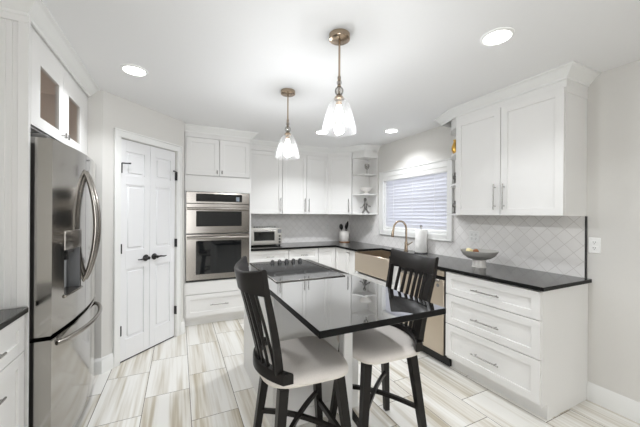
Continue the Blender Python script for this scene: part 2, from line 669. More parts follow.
# rear wall behind the viewer with an unseen window, added to let daylight in
b = nb()
box(b, XL - 0.1, -1.10, YR - 0.1, YR, 0, CZ)
box(b, 0.40, XR + 0.1, YR - 0.1, YR, 0, CZ)
box(b, -1.10, 0.40, YR - 0.1, YR, 2.30, CZ)
box(b, -1.10, 0.40, YR - 0.1, YR, 0, 0.30)
struct('wall_rear', b, M_WALL, smooth=0)
b = nb()
for x in (-1.10, -0.375, 0.35):
    box(b, x, x + 0.05, YR - 0.07, YR - 0.02, 0.30, 2.30)
box(b, -1.10, 0.40, YR - 0.07, YR - 0.02, 2.25, 2.30)
box(b, -1.10, 0.40, YR - 0.07, YR - 0.02, 0.30, 0.35)
w2 = struct('window_2', b, M_TRIM, smooth=0)

# baseboards
b = nb()
sweep(b, [(XR, 1.124), (XR, YR)], BASEB)
struct('baseboard_right', b, M_TRIM)
b = nb()
sweep(b, [(-0.72, 3.10), (-0.60, 3.10), (-0.60 + sL / S - 0.062 / S, 3.10 + sL / S - 0.062 / S)], BASEB)
struct('baseboard_alcove', b, M_TRIM)
b = nb()
c0 = sR / S + 0.062 / S
sweep(b, [(-0.60 + c0, 3.10 + c0), (0.05, 3.75), (0.05, 3.86)], BASEB)
struct('baseboard_pantry', b, M_TRIM)

# pantry door casing
b = nb()
for a0, a1, z0, z1 in ((sL - 0.05, sL - 0.003, 0, DH + 0.004), (sR + 0.003, sR + 0.05, 0, DH + 0.004), (sL - 0.05, sR + 0.05, DH + 0.004, 2.138)):
    box(b, a0, a1, 0, 0.016, z0, z1, 0.002, MP)
box(b, sL - 0.064, sL - 0.05, 0, 0.022, 0, 2.138, 0.002, MP)
box(b, sR + 0.05, sR + 0.064, 0, 0.022, 0, 2.138, 0.002, MP)
box(b, sL - 0.064, sR + 0.064, 0, 0.022, 2.138, 2.152, 0.003, MP)
struct('trim_1', b, M_TRIM)


def pantry_door(idx, s0, s1, hinge_left):
    b = nb()
    w = s1 - s0
    f = -0.012                      # face of the leaf, a little inside the wall plane
    t0 = f - 0.035
    st = 0.062
    rails = [(0.012, 0.185), (0.855, 1.04), (1.655, 1.735), (1.955, DH - 0.004)]
    rails = [(0.012, 0.20), (0.855, 1.035), (1.655, 1.745), (1.965, DH - 0.004)]
    box(b, s0, s0 + st, t0, f, 0.012, DH - 0.004, 0.0015, MP)
    box(b, s1 - st, s1, t0, f, 0.012, DH - 0.004, 0.0015, MP)
    for z0, z1 in rails:
        box(b, s0 + st - .001, s1 - st + .001, t0, f - .0002, z0, z1, 0.0015, MP)
    for (a, z0), (z1, c) in zip(rails, rails[1:]):
        # recessed field with a raised centre
        box(b, s0 + st - .002, s1 - st + .002, t0, f - 0.012, z0 - .002, z1 + .002, 0, MP)
        box(b, s0 + st + 0.022, s1 - st - 0.022, t0, f - 0.003, z0 + 0.022, z1 - 0.022, 0.006, MP)
    d = struct('door_%d' % idx, b, M_DOOR)
    k = nb()
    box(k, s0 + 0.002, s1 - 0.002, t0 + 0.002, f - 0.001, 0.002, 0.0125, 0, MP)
    obj('door_sweep', k, M_BLACK, d, 0)  # black strip standing in for the shade in the gap under the leaf
    hs = s0 - 0.001 if hinge_left else s1 + 0.001
    for z in (1.80, 1.058, 0.305):
        h = nb()
        tube(h, [MP @ Vector((hs, 0.012, z - 0.045)), MP @ Vector((hs, 0.012, z + 0.045))], 0.0075, 10)
        sg = 1 if hinge_left else -1
        box(h, hs - 0.006, hs + 0.006, -0.012, 0.010, z - 0.045, z + 0.045, 0, MP)
        if z > 1.7:                 # hinge pin with a door stop arm
            tube(h, [MP @ Vector((hs, 0.014, z + 0.045)), MP @ Vector((hs + sg * 0.06, 0.035, z + 0.05))], 0.006, 8)
            lathe(h, [(0, -0.008), (0.010, -0.006), (0.010, 0.006), (0, 0.008)], tuple(MP @ Vector((hs + sg * 0.062, 0.036, z + 0.05))), 10)
        obj('hinge', h, M_IRON, d)
    ks = s1 - 0.048 if hinge_left else s0 + 0.048
    k = nb()
    R = MP.to_3x3().to_4x4() @ Matrix.Rotation(-math.pi / 2, 4, 'X')
    c = MP @ Vector((ks, f, 0.94))
    lathe(k, [(0.0, 0), (0.031, 0), (0.033, 0.006), (0.026, 0.012), (0.012, 0.016), (0.012, 0.045), (0.016, 0.05), (0, 0.052)], (0, 0, 0), 20, M=Matrix.Translation(c) @ R)
    sg = -1 if hinge_left else 1
    tube(k, [MP @ Vector((ks, f + 0.045, 0.94)), MP @ Vector((ks + sg * 0.04, f + 0.05, 0.942)), MP @ Vector((ks + sg * 0.085, f + 0.048, 0.936)), MP @ Vector((ks + sg * 0.115, f + 0.043, 0.938))], [0.010, 0.009, 0.007, 0.005], 10)
    obj('lever_handle', k, M_IRON, d)
    return d


sM = (sL + sR) / 2
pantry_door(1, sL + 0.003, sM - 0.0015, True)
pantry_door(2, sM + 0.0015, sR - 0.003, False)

# kitchen window: casing, sash, glass
b = nb()
for y0, y1, z0, z1 in ((2.35, 2.412, 1.10, 2.018), (3.583, 3.662, 1.10, 2.018), (2.412, 3.583, 1.948, 2.018), (2.412, 3.583, 1.10, 1.157)):
    box(b, 2.772, 2.799, y0, y1, z0, z1, 0.002)
box(b, 2.764, 2.799, 2.335, 3.677, 2.018, 2.034, 0.002)
box(b, 2.766, 2.799, 2.337, 2.35, 1.100, 2.018, 0.002)
box(b, 2.766, 2.799, 3.662, 3.675, 1.100, 2.018, 0.002)
box(b, 2.766, 2.799, 2.337, 3.675, 1.087, 1.100, 0.002)
for y0, y1, z0, z1 in ((2.41, 2.425, WZ0 + .015, WZ1 - .015), (3.57, 3.585, WZ0 + .015, WZ1 - .015), (2.41, 3.585, WZ0, WZ0 + .015), (2.41, 3.585, WZ1 - .015, WZ1)):
    box(b, 2.801, 2.90, y0, y1, z0, z1)
for y0, y1, z0, z1 in ((2.426, 2.465, 1.171, 1.934), (3.53, 3.569, 1.171, 1.934), (2.465, 3.53, 1.171, 1.21), (2.465, 3.53, 1.895, 1.934), (2.465, 3.53, 1.54, 1.58)):
    box(b, 2.865, 2.895, y0, y1, z0, z1)
w1 = struct('window_1', b, M_TRIM)
obj('window_pane', bx(2.878, 2.882, 2.46, 3.535, 1.20, 1.90), M_PANE, w1, 0)

# backsplash tiles and metal edge strip
b = nb()
box(b, 2.79, XR, 1.142, YB, 0.9145, 1.0865)
box(b, 2.79, XR, 1.142, 2.335, 1.0865, 1.386)
box(b, 2.79, XR, 3.677, YB, 1.0865, 1.386)
o = struct('backsplash_right', b, M_BSP_R, smooth=0)
b = nb()
box(b, 2.786, XR, 1.132, 1.142, 0.9155, 1.385)
obj('edge_strip', b, M_STEEL_D, o, 0)
struct('backsplash_back', bx(0.87, 2.79, 4.57, YB, 0.9145, 1.386), M_BSP_B, smooth=0)

# crown mouldings (outset lies to the right of travel)
FZ0 = 2.317
b = nb()
sweep(b, [(XL, 1.965), (-0.70, 1.965), (-0.70, 3.10)], CROWN)
struct('trim_2', b, M_TRIM)
b = nb()
sweep(b, [(0.05, 3.88), (0.848, 3.88), (0.848, 4.25), (2.19, 4.25), (2.472, 3.968), (2.56, 3.765), (XR, 3.755)], CROWN)
struct('trim_3', b, M_TRIM)
b = nb()
sweep(b, [(XR, 2.335), (2.60, 2.325), (2.497, 2.06), (2.497, 1.138), (XR, 1.138)], CROWN)
struct('trim_4', b, M_TRIM)

# ------------------------------------------------------------------ right wall: upper cabinet, end shelf
UB = 1.386
FX = Vector((0, 1, 0))
t = thing('upper_cabinet', 'two-door white upper cabinet with a finished end, right of the window', 'cabinet', (2.65, 1.595, UB))
b = nb()
box(b, 2.50, XR - 0.001, 1.138, 2.052, UB, 2.43)
box(b, 2.497, XR - 0.001, 1.134, 1.60, 2.277, 2.42, 0.001)
obj('cabinet_body', b, M_WHITE, t)
MR = frame((2.498, 0, 0), (0, 1, 0), (-1, 0, 0))
d1 = shaker(MR, 1.139, 1.599, UB + 0.001, 2.315, parent=t)
d2 = shaker(MR, 1.601, 2.050, UB + 0.001, 2.315, parent=t)
pull(MR, 1.563, 1.437, 1.563, 1.66, 0.02, parent=d1)
pull(MR, 1.641, 1.437, 1.641, 1.66, 0.02, parent=d2)
obj('frieze_board', bx(2.4975, 2.52, 1.1385, 2.051, 2.316, 2.425), M_WHITE, t)


def shelf_unit(label, outl, back, zs, top, loc, hidden):
    t = thing('corner_shelf_unit', label, 'shelf', loc)
    b = nb()
    for q in back:
        box(b, *q)
    obj('back_panel', b, M_WHITE, t)
    for i, z in enumerate(zs):
        b = nb()
        prism(b, outl, z, z + 0.018)
        obj('shelf', b, M_WHITE, t)
    b = nb()
    prism(b, outl, 2.27, 2.43)
    obj('valance', b, M_WHITE, t)
    return t


SHZ = (UB, 1.69, 2.0)
shelf_unit('open white shelf unit in the far corner, left of the window, beside the angled cabinet',
           [(2.475, 3.972), (2.56, 3.768), (2.798, 3.757), (2.798, 3.972)],
           [(2.785, 2.799, 3.757, 3.972, UB, 2.43), (2.475, 2.785, 3.973, 3.985, UB, 2.43)], SHZ, 0, (2.66, 3.86, UB), 0)
shelf_unit('open white shelf unit right of the window, at the near cabinet side',
           [(2.50, 2.066), (2.798, 2.066), (2.798, 2.31), (2.70, 2.30), (2.56, 2.17)],
           [(2.785, 2.799, 2.066, 2.31, UB, 2.43), (2.50, 2.785, 2.053, 2.065, UB, 2.43)], SHZ, 0, (2.66, 2.2, UB), 0)

# ------------------------------------------------------------------ right wall: base run
def base_body(t, x0, x1, y0, y1, name='cabinet_body', top=0.886):
    return obj(name, bx(x0, x1, y0, y1, 0.10, top), M_WHITE, t)


MB = frame((2.195, 0, 0), (0, 1, 0), (-1, 0, 0))
t = thing('drawer_base_cabinet', 'white three-drawer base cabinet at the near end of the counter', 'cabinet', (2.5, 1.51, 0))
b = nb()
box(b, 2.195, XR - 0.001, 1.125, 1.90, 0.10, 0.886)
box(b, 2.262, XR - 0.001, 1.125, 1.90, 0.0, 0.10)
obj('cabinet_body', b, M_WHITE, t)
for z0, z1, zh in ((0.684, 0.878, 0.776), (0.420, 0.681, 0.537), (0.120, 0.417, 0.258)):
    d = shaker(MB, 1.127, 1.898, z0, z1, name='drawer', parent=t)
    pull(MB, 1.395, zh, 1.625, zh, 0.02, parent=d)

t = thing('dishwasher', 'stainless dishwasher under the counter, right of the sink', 'dishwasher', (2.5, 2.2, 0))
obj('cabinet_body', bx(2.20, 2.78, 1.915, 2.505, 0.10, 0.884), M_BLACK, t)
d = obj('door', bx(2.172, 2.20, 1.918, 2.502, 0.105, 0.79, 0.004), M_SINK, t)
obj('control_strip', bx(2.172, 2.20, 1.918, 2.502, 0.825, 0.878, 0.004), M_SINK, t)
b = nb()
box(b, 2.140, 2.158, 1.945, 2.475, 0.772, 0.800, 0.006)
for y in (1.97, 2.45):
    box(b, 2.155, 2.175, y - 0.01, y + 0.01, 0.776, 0.788)
obj('handle', b, M_STEEL, d)
b = nb()
R = Matrix.Translation((2.1715, 1.985, 0.735)) @ Matrix.Rotation(-math.pi / 2, 4, 'Y')
lathe(b, [(0, 0), (0.017, 0), (0.016, 0.002), (0, 0.002)], (0, 0, 0), 20, M=R)
obj('badge', b, M_GREY, d)
obj('toe_kick', bx(2.235, 2.26, 1.905, 2.51, 0.0, 0.10), M_BLACK, t)
obj('side_gasket', bx(2.185, 2.2, 1.901, 1.914, 0.10, 0.884), M_BLACK, t)

t = thing('sink_base_cabinet', 'white base cabinet under the apron sink', 'cabinet', (2.5, 2.96, 0))
b = nb()
box(b, 2.195, XR - 0.001, 2.512, 3.414, 0.10, 0.60)
box(b, 2.195, 2.21, 2.512, 2.655, 0.60, 0.886)
box(b, 2.195, 2.21, 3.372, 3.414, 0.60, 0.886)
box(b, 2.262, XR - 0.001, 2.512, 3.414, 0.0, 0.10)
obj('cabinet_body', b, M_WHITE, t)
d1 = shaker(MB, 2.515, 2.962, 0.12, 0.60, parent=t)
d2 = shaker(MB, 2.964, 3.412, 0.12, 0.60, parent=t)
pull(MB, 2.93, 0.42, 2.93, 0.56, 0.02, parent=d1)
pull(MB, 3.0, 0.42, 3.0, 0.56, 0.02, parent=d2)

# apron sink
SY0, SY1, SX0, SX1 = 2.662, 3.366, 2.138, 2.585
t = thing('apron_sink', 'brushed steel farmhouse apron sink below the window', 'sink', (2.36, 3.01, 0.63))
b = nb()
box(b, SX0, SX0 + 0.014, SY0, SY1, 0.632, 0.882, 0.004)
obj('apron_front', b, M_SINK, t)
b = nb()
zb = 0.66
box(b, SX0 + 0.012, SX1, SY0, SY1, zb - 0.012, zb)
box(b, SX0 + 0.012, SX1, SY0, SY0 + 0.012, zb, 0.885)
box(b, SX0 + 0.012, SX1, SY1 - 0.012, SY1, zb, 0.885)
box(b, SX1 - 0.012, SX1, SY0, SY1, zb, 0.885)
obj('basin', b, M_SINK, t)
b = nb()
lathe(b, [(0, 0.0), (0.045, 0.0), (0.05, 0.004), (0.03, 0.002), (0, 0.003)], (2.38, 3.01, zb), 20)
obj('drain', b, M_CHROME, t)

# narrow corner fronts left of the sink
t = thing('narrow_base_cabinet', 'narrow white base cabinet with one small knob, left of the apron sink', 'cabinet', (2.5, 3.53, 0))
b = nb()
box(b, 2.195, XR - 0.001, 3.418, 3.655, 0.10, 0.886)
box(b, 2.262, XR - 0.001, 3.418, 3.655, 0.0, 0.10)
obj('cabinet_body', b, M_WHITE, t)
d = shaker(MB, 3.42, 3.653, 0.12, 0.882, parent=t)
b = nb()
tube(b, [(2.175, 3.56, 0.845), (2.15, 3.56, 0.845)], 0.005, 8)
tube(b, [(2.152, 3.535, 0.845), (2.152, 3.585, 0.845)], 0.008, 8)
obj('knob', b, M_CHROME, d)

t = thing('corner_base_cabinet', 'white L-shaped corner base cabinet under the utensil crock', 'cabinet', (2.45, 4.25, 0))
b = nb()
prism(b, [(2.195, 3.66), (XR - 0.001, 3.66), (XR - 0.001, 4.568), (1.886, 4.568), (1.886, 3.995), (2.195, 3.995)], 0.10, 0.886)
prism(b, [(2.262, 3.66), (XR - 0.001, 3.66), (XR - 0.001, 4.568), (1.886, 4.568), (1.886, 4.06), (2.262, 4.06)], 0.0, 0.10)
obj('cabinet_body', b, M_WHITE, t)
MK = frame((0, 3.993, 0), (1, 0, 0), (0, -1, 0))
shaker(MB, 3.66, 3.972, 0.12, 0.882, parent=t)
shaker(MK, 1.888, 2.172, 0.12, 0.882, parent=t)

# back wall base cabinets
for i, (x0, x1, lab) in enumerate(((0.860, 1.414, 'white drawer-over-door base cabinet beside the oven tower'),
                                   (1.416, 1.884, 'white drawer-over-door base cabinet in the middle of the back wall'))):
    t = thing('base_cabinet', lab, 'cabinet', ((x0 + x1) / 2, 4.28, 0))
    b = nb()
    box(b, x0, x1, 3.995, 4.568, 0.10, 0.886)
    box(b, x0, x1, 4.06, 4.568, 0.0, 0.10)
    obj('cabinet_body', b, M_WHITE, t)
    d = shaker(MK, x0 + .003, x1 - .001, 0.700, 0.882, name='drawer', parent=t)
    xm = (x0 + x1) / 2
    pull(MK, xm - 0.055, 0.79, xm + 0.055, 0.79, 0.02, parent=d)
    d = shaker(MK, x0 + .003, x1 - .001, 0.12, 0.697, parent=t)
    pull(MK, x1 - 0.04, 0.52, x1 - 0.04, 0.65, 0.02, parent=d)

def stone_top(name, b):
    o = obj(name, b, [M_EDGE, M_GRAN])
    for p in o.data.polygons:
        if p.normal.z > 0.95:
            p.material_index = 1
    return o


# L-shaped countertop with a notch for the sink
b = nb()
z0, z1 = 0.888, 0.915
CF = 2.155
box(b, CF, 2.789, 1.098, SY0 + 0.008, z0, z1, 0.003)
box(b, SX1 - 0.01, 2.789, SY0 + 0.004, SY1 - 0.004, z0, z1)
box(b, CF, 2.789, SY1 - 0.008, 4.569, z0, z1)
box(b, 0.858, CF + 0.004, 3.942, 4.569, z0, z1)
o = stone_top('countertop', b)
tag(o, 'polished black granite L-shaped countertop along the back and window walls', 'countertop')

# ------------------------------------------------------------------ back wall uppers
ML = frame((0, 4.266, 0), (1, 0, 0), (0, -1, 0))
t = thing('upper_cabinet', 'single-door white upper cabinet above the toaster oven', 'cabinet', (1.13, 4.42, UB))
obj('cabinet_body', bx(0.862, 1.404, 4.268, 4.579, UB, 2.43), M_WHITE, t)
obj('frieze_board', bx(0.862, 1.404, 4.252, 4.27, 2.316, 2.425), M_WHITE, t)
d = shaker(ML, 0.87, 1.403, UB + .001, 2.312, parent=t)
pull(ML, 1.372, 1.42, 1.372, 1.63, 0.02, parent=d)
t = thing('upper_cabinet', 'two-door white upper cabinet in the middle of the back wall', 'cabinet', (1.80, 4.42, UB))
obj('cabinet_body', bx(1.406, 2.188, 4.268, 4.579, UB, 2.43), M_WHITE, t)
obj('frieze_board', bx(1.406, 2.188, 4.252, 4.27, 2.316, 2.425), M_WHITE, t)
d1 = shaker(ML, 1.408, 1.801, UB + .001, 2.312, parent=t)
d2 = shaker(ML, 1.803, 2.186, UB + .001, 2.312, parent=t)
pull(ML, 1.768, 1.42, 1.768, 1.63, 0.02, parent=d1)
pull(ML, 1.836, 1.42, 1.836, 1.63, 0.02, parent=d2)
t = thing('corner_upper_cabinet', 'angled single-door white upper cabinet across the far corner', 'cabinet', (2.5, 4.3, UB))
b = nb()
prism(b, [(2.19, 4.579), (2.19, 4.27), (2.478, 3.987), (2.798, 3.987), (2.798, 4.579)], UB, 2.43)
obj('cabinet_body', b, M_WHITE, t)
MD = frame((2.185, 4.262, 0), (1, -1, 0), (-1, -1, 0))
dl = 0.41
d = shaker(MD, 0.008, dl - 0.012, UB + .001, 2.312, t=0.018, parent=t)
pull(MD, dl - 0.055, 1.42, dl - 0.055, 1.63, 0.018, parent=d)
b = nb()
box(b, 0.003, dl - 0.004, -0.005, 0.008, 2.316, 2.425, 0, MD)
obj('frieze_board', b, M_WHITE, t)

# ------------------------------------------------------------------ oven tower
OX0, OX1, OY = 0.056, 0.854, 3.90
MO = frame((0, OY, 0), (1, 0, 0), (0, -1, 0))
t = thing('oven_cabinet', 'tall white cabinet tower holding the two wall ovens', 'cabinet', (0.455, 4.24, 0))
b = nb()
for q in ((OX0, 0.07, OY, 4.579, 0.1, 2.43), (0.838, OX1, OY, 4.579, 0.1, 2.43), (0.07, 0.838, 4.55, 4.579, 0.1, 2.43),
          (0.07, 0.838, OY, 4.55, 1.66, 1.68), (0.07, 0.838, OY, 4.55, 0.52, 0.54), (0.07, 0.838, OY, 4.55, 0.1, 0.12),
          (0.07, 0.838, OY, 4.55, 2.40, 2.43)):
    box(b, *q)
box(b, OX0, OX1, 3.957, 4.579, 0.0, 0.1)
box(b, OX0, 0.068, 3.884, OY, 0.12, 2.42, 0.001)
box(b, 0.836, OX1, 3.884, OY, 0.12, 2.42, 0.001)
obj('cabinet_body', b, M_WHITE, t)
obj('filler_panel', bx(0.068, 0.836, 3.884, OY, 1.656, 1.852, 0.001), M_WHITE, t)
obj('filler_panel', bx(0.068, 0.836, 3.884, OY, 0.398, 0.548, 0.001), M_WHITE, t)
obj('frieze_board', bx(0.068, 0.836, 3.884, OY, 2.318, 2.425), M_WHITE, t)
d1 = shaker(MO, 0.070, 0.453, 1.856, 2.315, parent=t)
d2 = shaker(MO, 0.455, 0.834, 1.856, 2.315, parent=t)
for dd, x in ((d1, 0.425), (d2, 0.483)):
    b = nb()
    tube(b, [(x, 3.88, 1.905), (x, 3.857, 1.905)], 0.004, 8)
    tube(b, [(x, 3.856, 1.885), (x, 3.856, 1.925)], 0.006, 8)
    obj('knob', b, M_CHROME, dd)
d = shaker(MO, 0.070, 0.834, 0.122, 0.394, name='drawer', parent=t)
pull(MO, 0.352, 0.256, 0.570, 0.256, 0.02, parent=d)

t = thing('microwave_oven', 'built-in stainless microwave oven, upper one in the oven tower', 'microwave', (0.455, 4.0, 1.142))
obj('oven_body', bx(0.08, 0.828, OY, 4.40, 1.145, 1.65), M_STEEL_D, t)
cp = obj('control_panel', bx(0.074, 0.832, 3.872, OY, 1.512, 1.652, 0.003), M_STEEL, t)
obj('display', bx(0.184, 0.735, 3.8705, 3.874, 1.535, 1.630, 0.001), M_GLASSB, cp)
obj('screen', bx(0.66, 0.70, 3.8695, 3.8715, 1.545, 1.60), plain('display_glow', srgb(120, 130, 140), 0.3), cp)
d = obj('door', bx(0.074, 0.832, 3.872, OY, 1.142, 1.508, 0.003), M_STEEL, t)
obj('window', bx(0.186, 0.731, 3.870, 3.874, 1.228, 1.417, 0.001), M_GLASSB, d)
b = nb()
tube(b, [(0.085, 3.835, 1.447), (0.821, 3.835, 1.447)], 0.016, 14)
for x in (0.11, 0.796):
    box(b, x - 0.012, x + 0.012, 3.835, 3.874, 1.437, 1.457, 0.003)
obj('handle', b, M_STEEL, d)

t = thing('wall_oven', 'built-in stainless wall oven, lower and larger one in the oven tower', 'oven', (0.455, 4.0, 0.552))
obj('oven_body', bx(0.08, 0.828, OY, 4.45, 0.555, 1.135), M_STEEL_D, t)
d = obj('door', bx(0.074, 0.832, 3.872, OY, 0.572, 1.132, 0.003), M_STEEL, t)
obj('window', bx(0.186, 0.729, 3.870, 3.874, 0.640, 1.052, 0.001), M_GLASSB, d)
b = nb()
tube(b, [(0.085, 3.835, 1.092), (0.821, 3.835, 1.092)], 0.017, 14)
for x in (0.11, 0.796):
    box(b, x - 0.012, x + 0.012, 3.835, 3.874, 1.082, 1.102, 0.003)
obj('handle', b, M_STEEL, d)
obj('vent', bx(0.076, 0.830, 3.878, OY, 0.554, 0.570), M_BLACK, t)

# ------------------------------------------------------------------ left side: fridge and cabinets
t = thing('tall_end_panel', 'tall white end panel in front of the fridge side, left edge', 'panel', (-1.0, 1.977, 0))
b = nb()
box(b, XL + 0.001, -0.685, 1.967, 1.985, 0.0, 2.43)
obj('board', b, M_WHITE, t)
b = nb()
box(b, -0.725, -0.683, 1.957, 1.967, 0.917, 2.335, 0.002)
box(b, XL + 0.001, -0.683, 1.957, 1.967, 2.335, 2.425, 0.002)
for x in (-0.75, -0.775):
    box(b, x - 0.003, x + 0.003, 1.962, 1.967, 0.92, 2.334)
obj('stile_moulding', b, M_WHITE, t)

LU0, LU1 = 1.987, 2.985
t = thing('glass_door_cabinet', 'white two-door glass-front cabinet above the fridge', 'cabinet', (-1.0, 2.48, 1.835))
b = nb()
zb, zt = 1.845, 2.33
for q in ((XL + .001, -0.722, LU0, LU0 + 0.018, zb, zt), (XL + .001, -0.722, LU1 - 0.018, LU1, zb, zt), (XL + .001, XL + 0.015, LU0, LU1, zb, zt),
          (XL + .001, -0.722, LU0, LU1, zb, zb + 0.018), (XL + .001, -0.722, LU0, LU1, zt - 0.018, 2.43)):
    box(b, *q)
box(b, -0.725, -0.705, LU0, 2.030, zb, 2.425)
box(b, -0.725, -0.705, 2.972, 3.098, 1.845, 2.425)
box(b, -0.725, -0.705, 2.030, 2.972, 2.318, 2.425)
obj('cabinet_body', b, M_WHITE, t)
b = nb()
box(b, XL + 0.016, -0.73, LU0 + 0.019, LU1 - 0.019, 1.8635, 1.868)
box(b, XL + 0.0155, XL + 0.02, LU0 + 0.019, LU1 - 0.019, 1.868, 2.31)
box(b, XL + 0.02, -0.73, LU1 - 0.024, LU1 - 0.0185, 1.868, 2.31)
box(b, XL + 0.02, -0.73, LU0 + 0.0185, LU0 + 0.024, 1.868, 2.31)
box(b, XL + 0.02, -0.73, LU0 + 0.024, LU1 - 0.024, 2.305, 2.3115)
obj('lining', b, M_CABIN, t)
MG = frame((-0.722, 0, 0), (0, 1, 0), (1, 0, 0))
for (y0, y1, g0, g1, ky) in ((2.032, 2.500, 2.147, 2.434, 2.475), (2.504, 2.970, 2.612, 2.876, 2.53)):
    b = nb()
    z0, z1, gz0, gz1 = 1.850, 2.315, 1.918, 2.206
    box(b, y0, g0, 0, 0.022, z0, z1, 0.0012, MG)
    box(b, g1, y1, 0, 0.022, z0, z1, 0.0012, MG)
    box(b, g0 - .001, g1 + .001, 0, 0.0217, z0, gz0, 0.0012, MG)
    box(b, g0 - .001, g1 + .001, 0, 0.0217, gz1, z1, 0.0012, MG)
    d = obj('door', b, M_WHITE, t)
    b = nb()
    box(b, g0, g1, 0.008, 0.012, gz0, gz1, 0, MG)
    obj('glass_pane', b, M_CABGLASS, d, 0)
    b = nb()
    tube(b, [MG @ Vector((ky, 0.021, 1.895)), MG @ Vector((ky, 0.045, 1.895))], 0.004, 8)
    tube(b, [MG @ Vector((ky, 0.046, 1.878)), MG @ Vector((ky, 0.046, 1.912))], 0.006, 8)
    obj('knob', b, M_CHROME, d)
b = nb()
lathe(b, [(0, 0), (0.05, 0), (0.06, 0.008), (0.11, 0.05), (0.125, 0.11), (0.12, 0.11), (0.10, 0.05), (0.05, 0.014), (0, 0.012)], (-0.95, 2.24, 1.8685), 24)
tag(obj('serving_bowl', b, M_STONEW), 'grey bowl behind the near glass door above the fridge', 'bowl')

# refrigerator
FY0, FY1, FYM = 2.012, 2.922, 2.466
t = thing('refrigerator', 'stainless French-door refrigerator with water dispenser in the left alcove', 'refrigerator', (-1.0, 2.466, 0))
obj('case', bx(XL + 0.03, -0.712, FY0 + 0.002, FY1 - 0.002, 0.03, 1.775), M_CASE, t)
for x in (-1.25, -0.78):
    for y in (FY0 + 0.06, FY1 - 0.06):
        b = nb()
        lathe(b, [(0.02, 0), (0.02, 0.032)], (x, y, 0.0), 12)
        obj('foot', b, M_BLACK, t)


def fridge_front(y):
    k = (y - FYM) / (0.5 * (FY1 - FY0))
    return -0.568 - 0.038 * k * k


def curved_block(b, y0, y1, z0, z1, xb, off=0.0, soft0=True, soft1=True, n=14):
    """block whose front follows the bowed fridge face"""
    secs = []
    for i in range(n + 1):
        y = y0 + (y1 - y0) * i / n
        x = fridge_front(y) + off
        a, c = (0.004 if soft0 else 0.0), (0.004 if soft1 else 0.0)
        secs.append([(xb, y, z0), (x - a, y, z0), (x, y, z0 + (0.006 if soft0 else 0.0001)), (x, y, z1 - (0.006 if soft1 else 0.0001)), (x - c, y, z1), (xb, y, z1)])
    strip_solid(b, secs)


def fridge_panel(name, y0, y1, z0, z1, mat, parent, cut=None):
    b = nb()
    if cut is None:
        curved_block(b, y0, y1, z0, z1, -0.700)
    else:
        a, c, zl, zh = cut
        curved_block(b, y0, y1, zh, z1, -0.700, soft0=False)
        curved_block(b, y0, y1, z0, zl, -0.700, soft1=False)
        curved_block(b, y0, a, zl, zh, -0.700, soft0=False, soft1=False, n=5)
        curved_block(b, c, y1, zl, zh, -0.700, soft0=False, soft1=False, n=5)
    return obj(name, b, mat, parent, 30)


DY0, DY1, DZ0, DZ1 = 2.135, 2.375, 0.90, 1.285
dl_ = fridge_panel('door', FY0, FYM - 0.002, 0.735, 1.780, M_STEEL_V, t, (DY0, DY1, DZ0, DZ1))
dr_ = fridge_panel('door', FYM + 0.002, FY1, 0.735, 1.780, M_STEEL_V, t)
fz = fridge_panel('freezer_drawer', FY0, FY1, 0.075, 0.712, M_STEEL_V, t)
obj('gasket', bx(-0.712, -0.699, FY0 + 0.008, FY1 - 0.008, 0.08, 1.77), M_BLACK, t)
obj('toe_grille', bx(-0.70, -0.655, FY0 + 0.01, FY1 - 0.01, 0.012, 0.07), M_BLACK, t)
for y in (FY0 + 0.045, FY1 - 0.045):
    obj('hinge_cover', bx(-0.80, -0.635, y - 0.035, y + 0.035, 1.776, 1.802, 0.006), M_CASE, t)
# bowed door handles
for d, y in ((dl_, FYM - 0.038), (dr_, FYM + 0.038)):
    b = nb()
    pts = []
    rr_ = []
    for i in range(19):
        k = i / 18
        z = 0.935 + k * 0.735
        bow = math.sin(math.pi * k)
        pts.append((fridge_front(y) - 0.006 + 0.070 * bow ** 0.75, y, z))
        rr_.append(0.011 + 0.004 * bow)
    tube(b, pts, rr_, 12)
    obj('handle', b, M_STEEL, d, 60)
b = nb()
pts = []
for i in range(23):
    k = i / 22
    y = FY0 + 0.055 + k * (FY1 - FY0 - 0.11)
    bow = math.sin(math.pi * k)
    pts.append((fridge_front(y) - 0.004 + 0.066 * bow ** 0.55, y, 0.675))
tube(b, pts, 0.0135, 12)
obj('handle', b, M_STEEL, fz, 60)
# dispenser set into the left door
b = nb()
box(b, -0.690, -0.684, DY0, DY1, DZ0, DZ1)
box(b, -0.684, -0.592, DY0, DY0 + 0.004, DZ0, DZ1)
box(b, -0.684, -0.576, DY1 - 0.004, DY1, DZ0, DZ1)
ds = obj('water_dispenser', b, M_GREY, dl_)
b = nb()
curved_block(b, DY0 + 0.002, DY1 - 0.002, 1.172, DZ1 - 0.001, -0.684, 0.003, n=6)
obj('control_panel', b, M_STEEL, ds)
b = nb()
curved_block(b, DY0 + 0.002, DY1 - 0.002, DZ0 + 0.001, DZ0 + 0.018, -0.684, 0.012, n=6)
obj('drip_tray', b, M_STEEL, ds)
b = nb()
box(b, -0.684, -0.640, DY0 + 0.012, DY1 - 0.012, DZ0 + 0.02, 1.165, 0.002)
obj('paddle', b, plain('light_grey_plastic', srgb(168, 169, 170), 0.4), ds)
b = nb()
box(b, -0.640, -0.590, 2.195, 2.315, 1.140, 1.171, 0.005)
tube(b, [(-0.615, 2.255, 1.142), (-0.612, 2.255, 1.105)], 0.012, 12)
obj('spout', b, M_BLACK, ds)

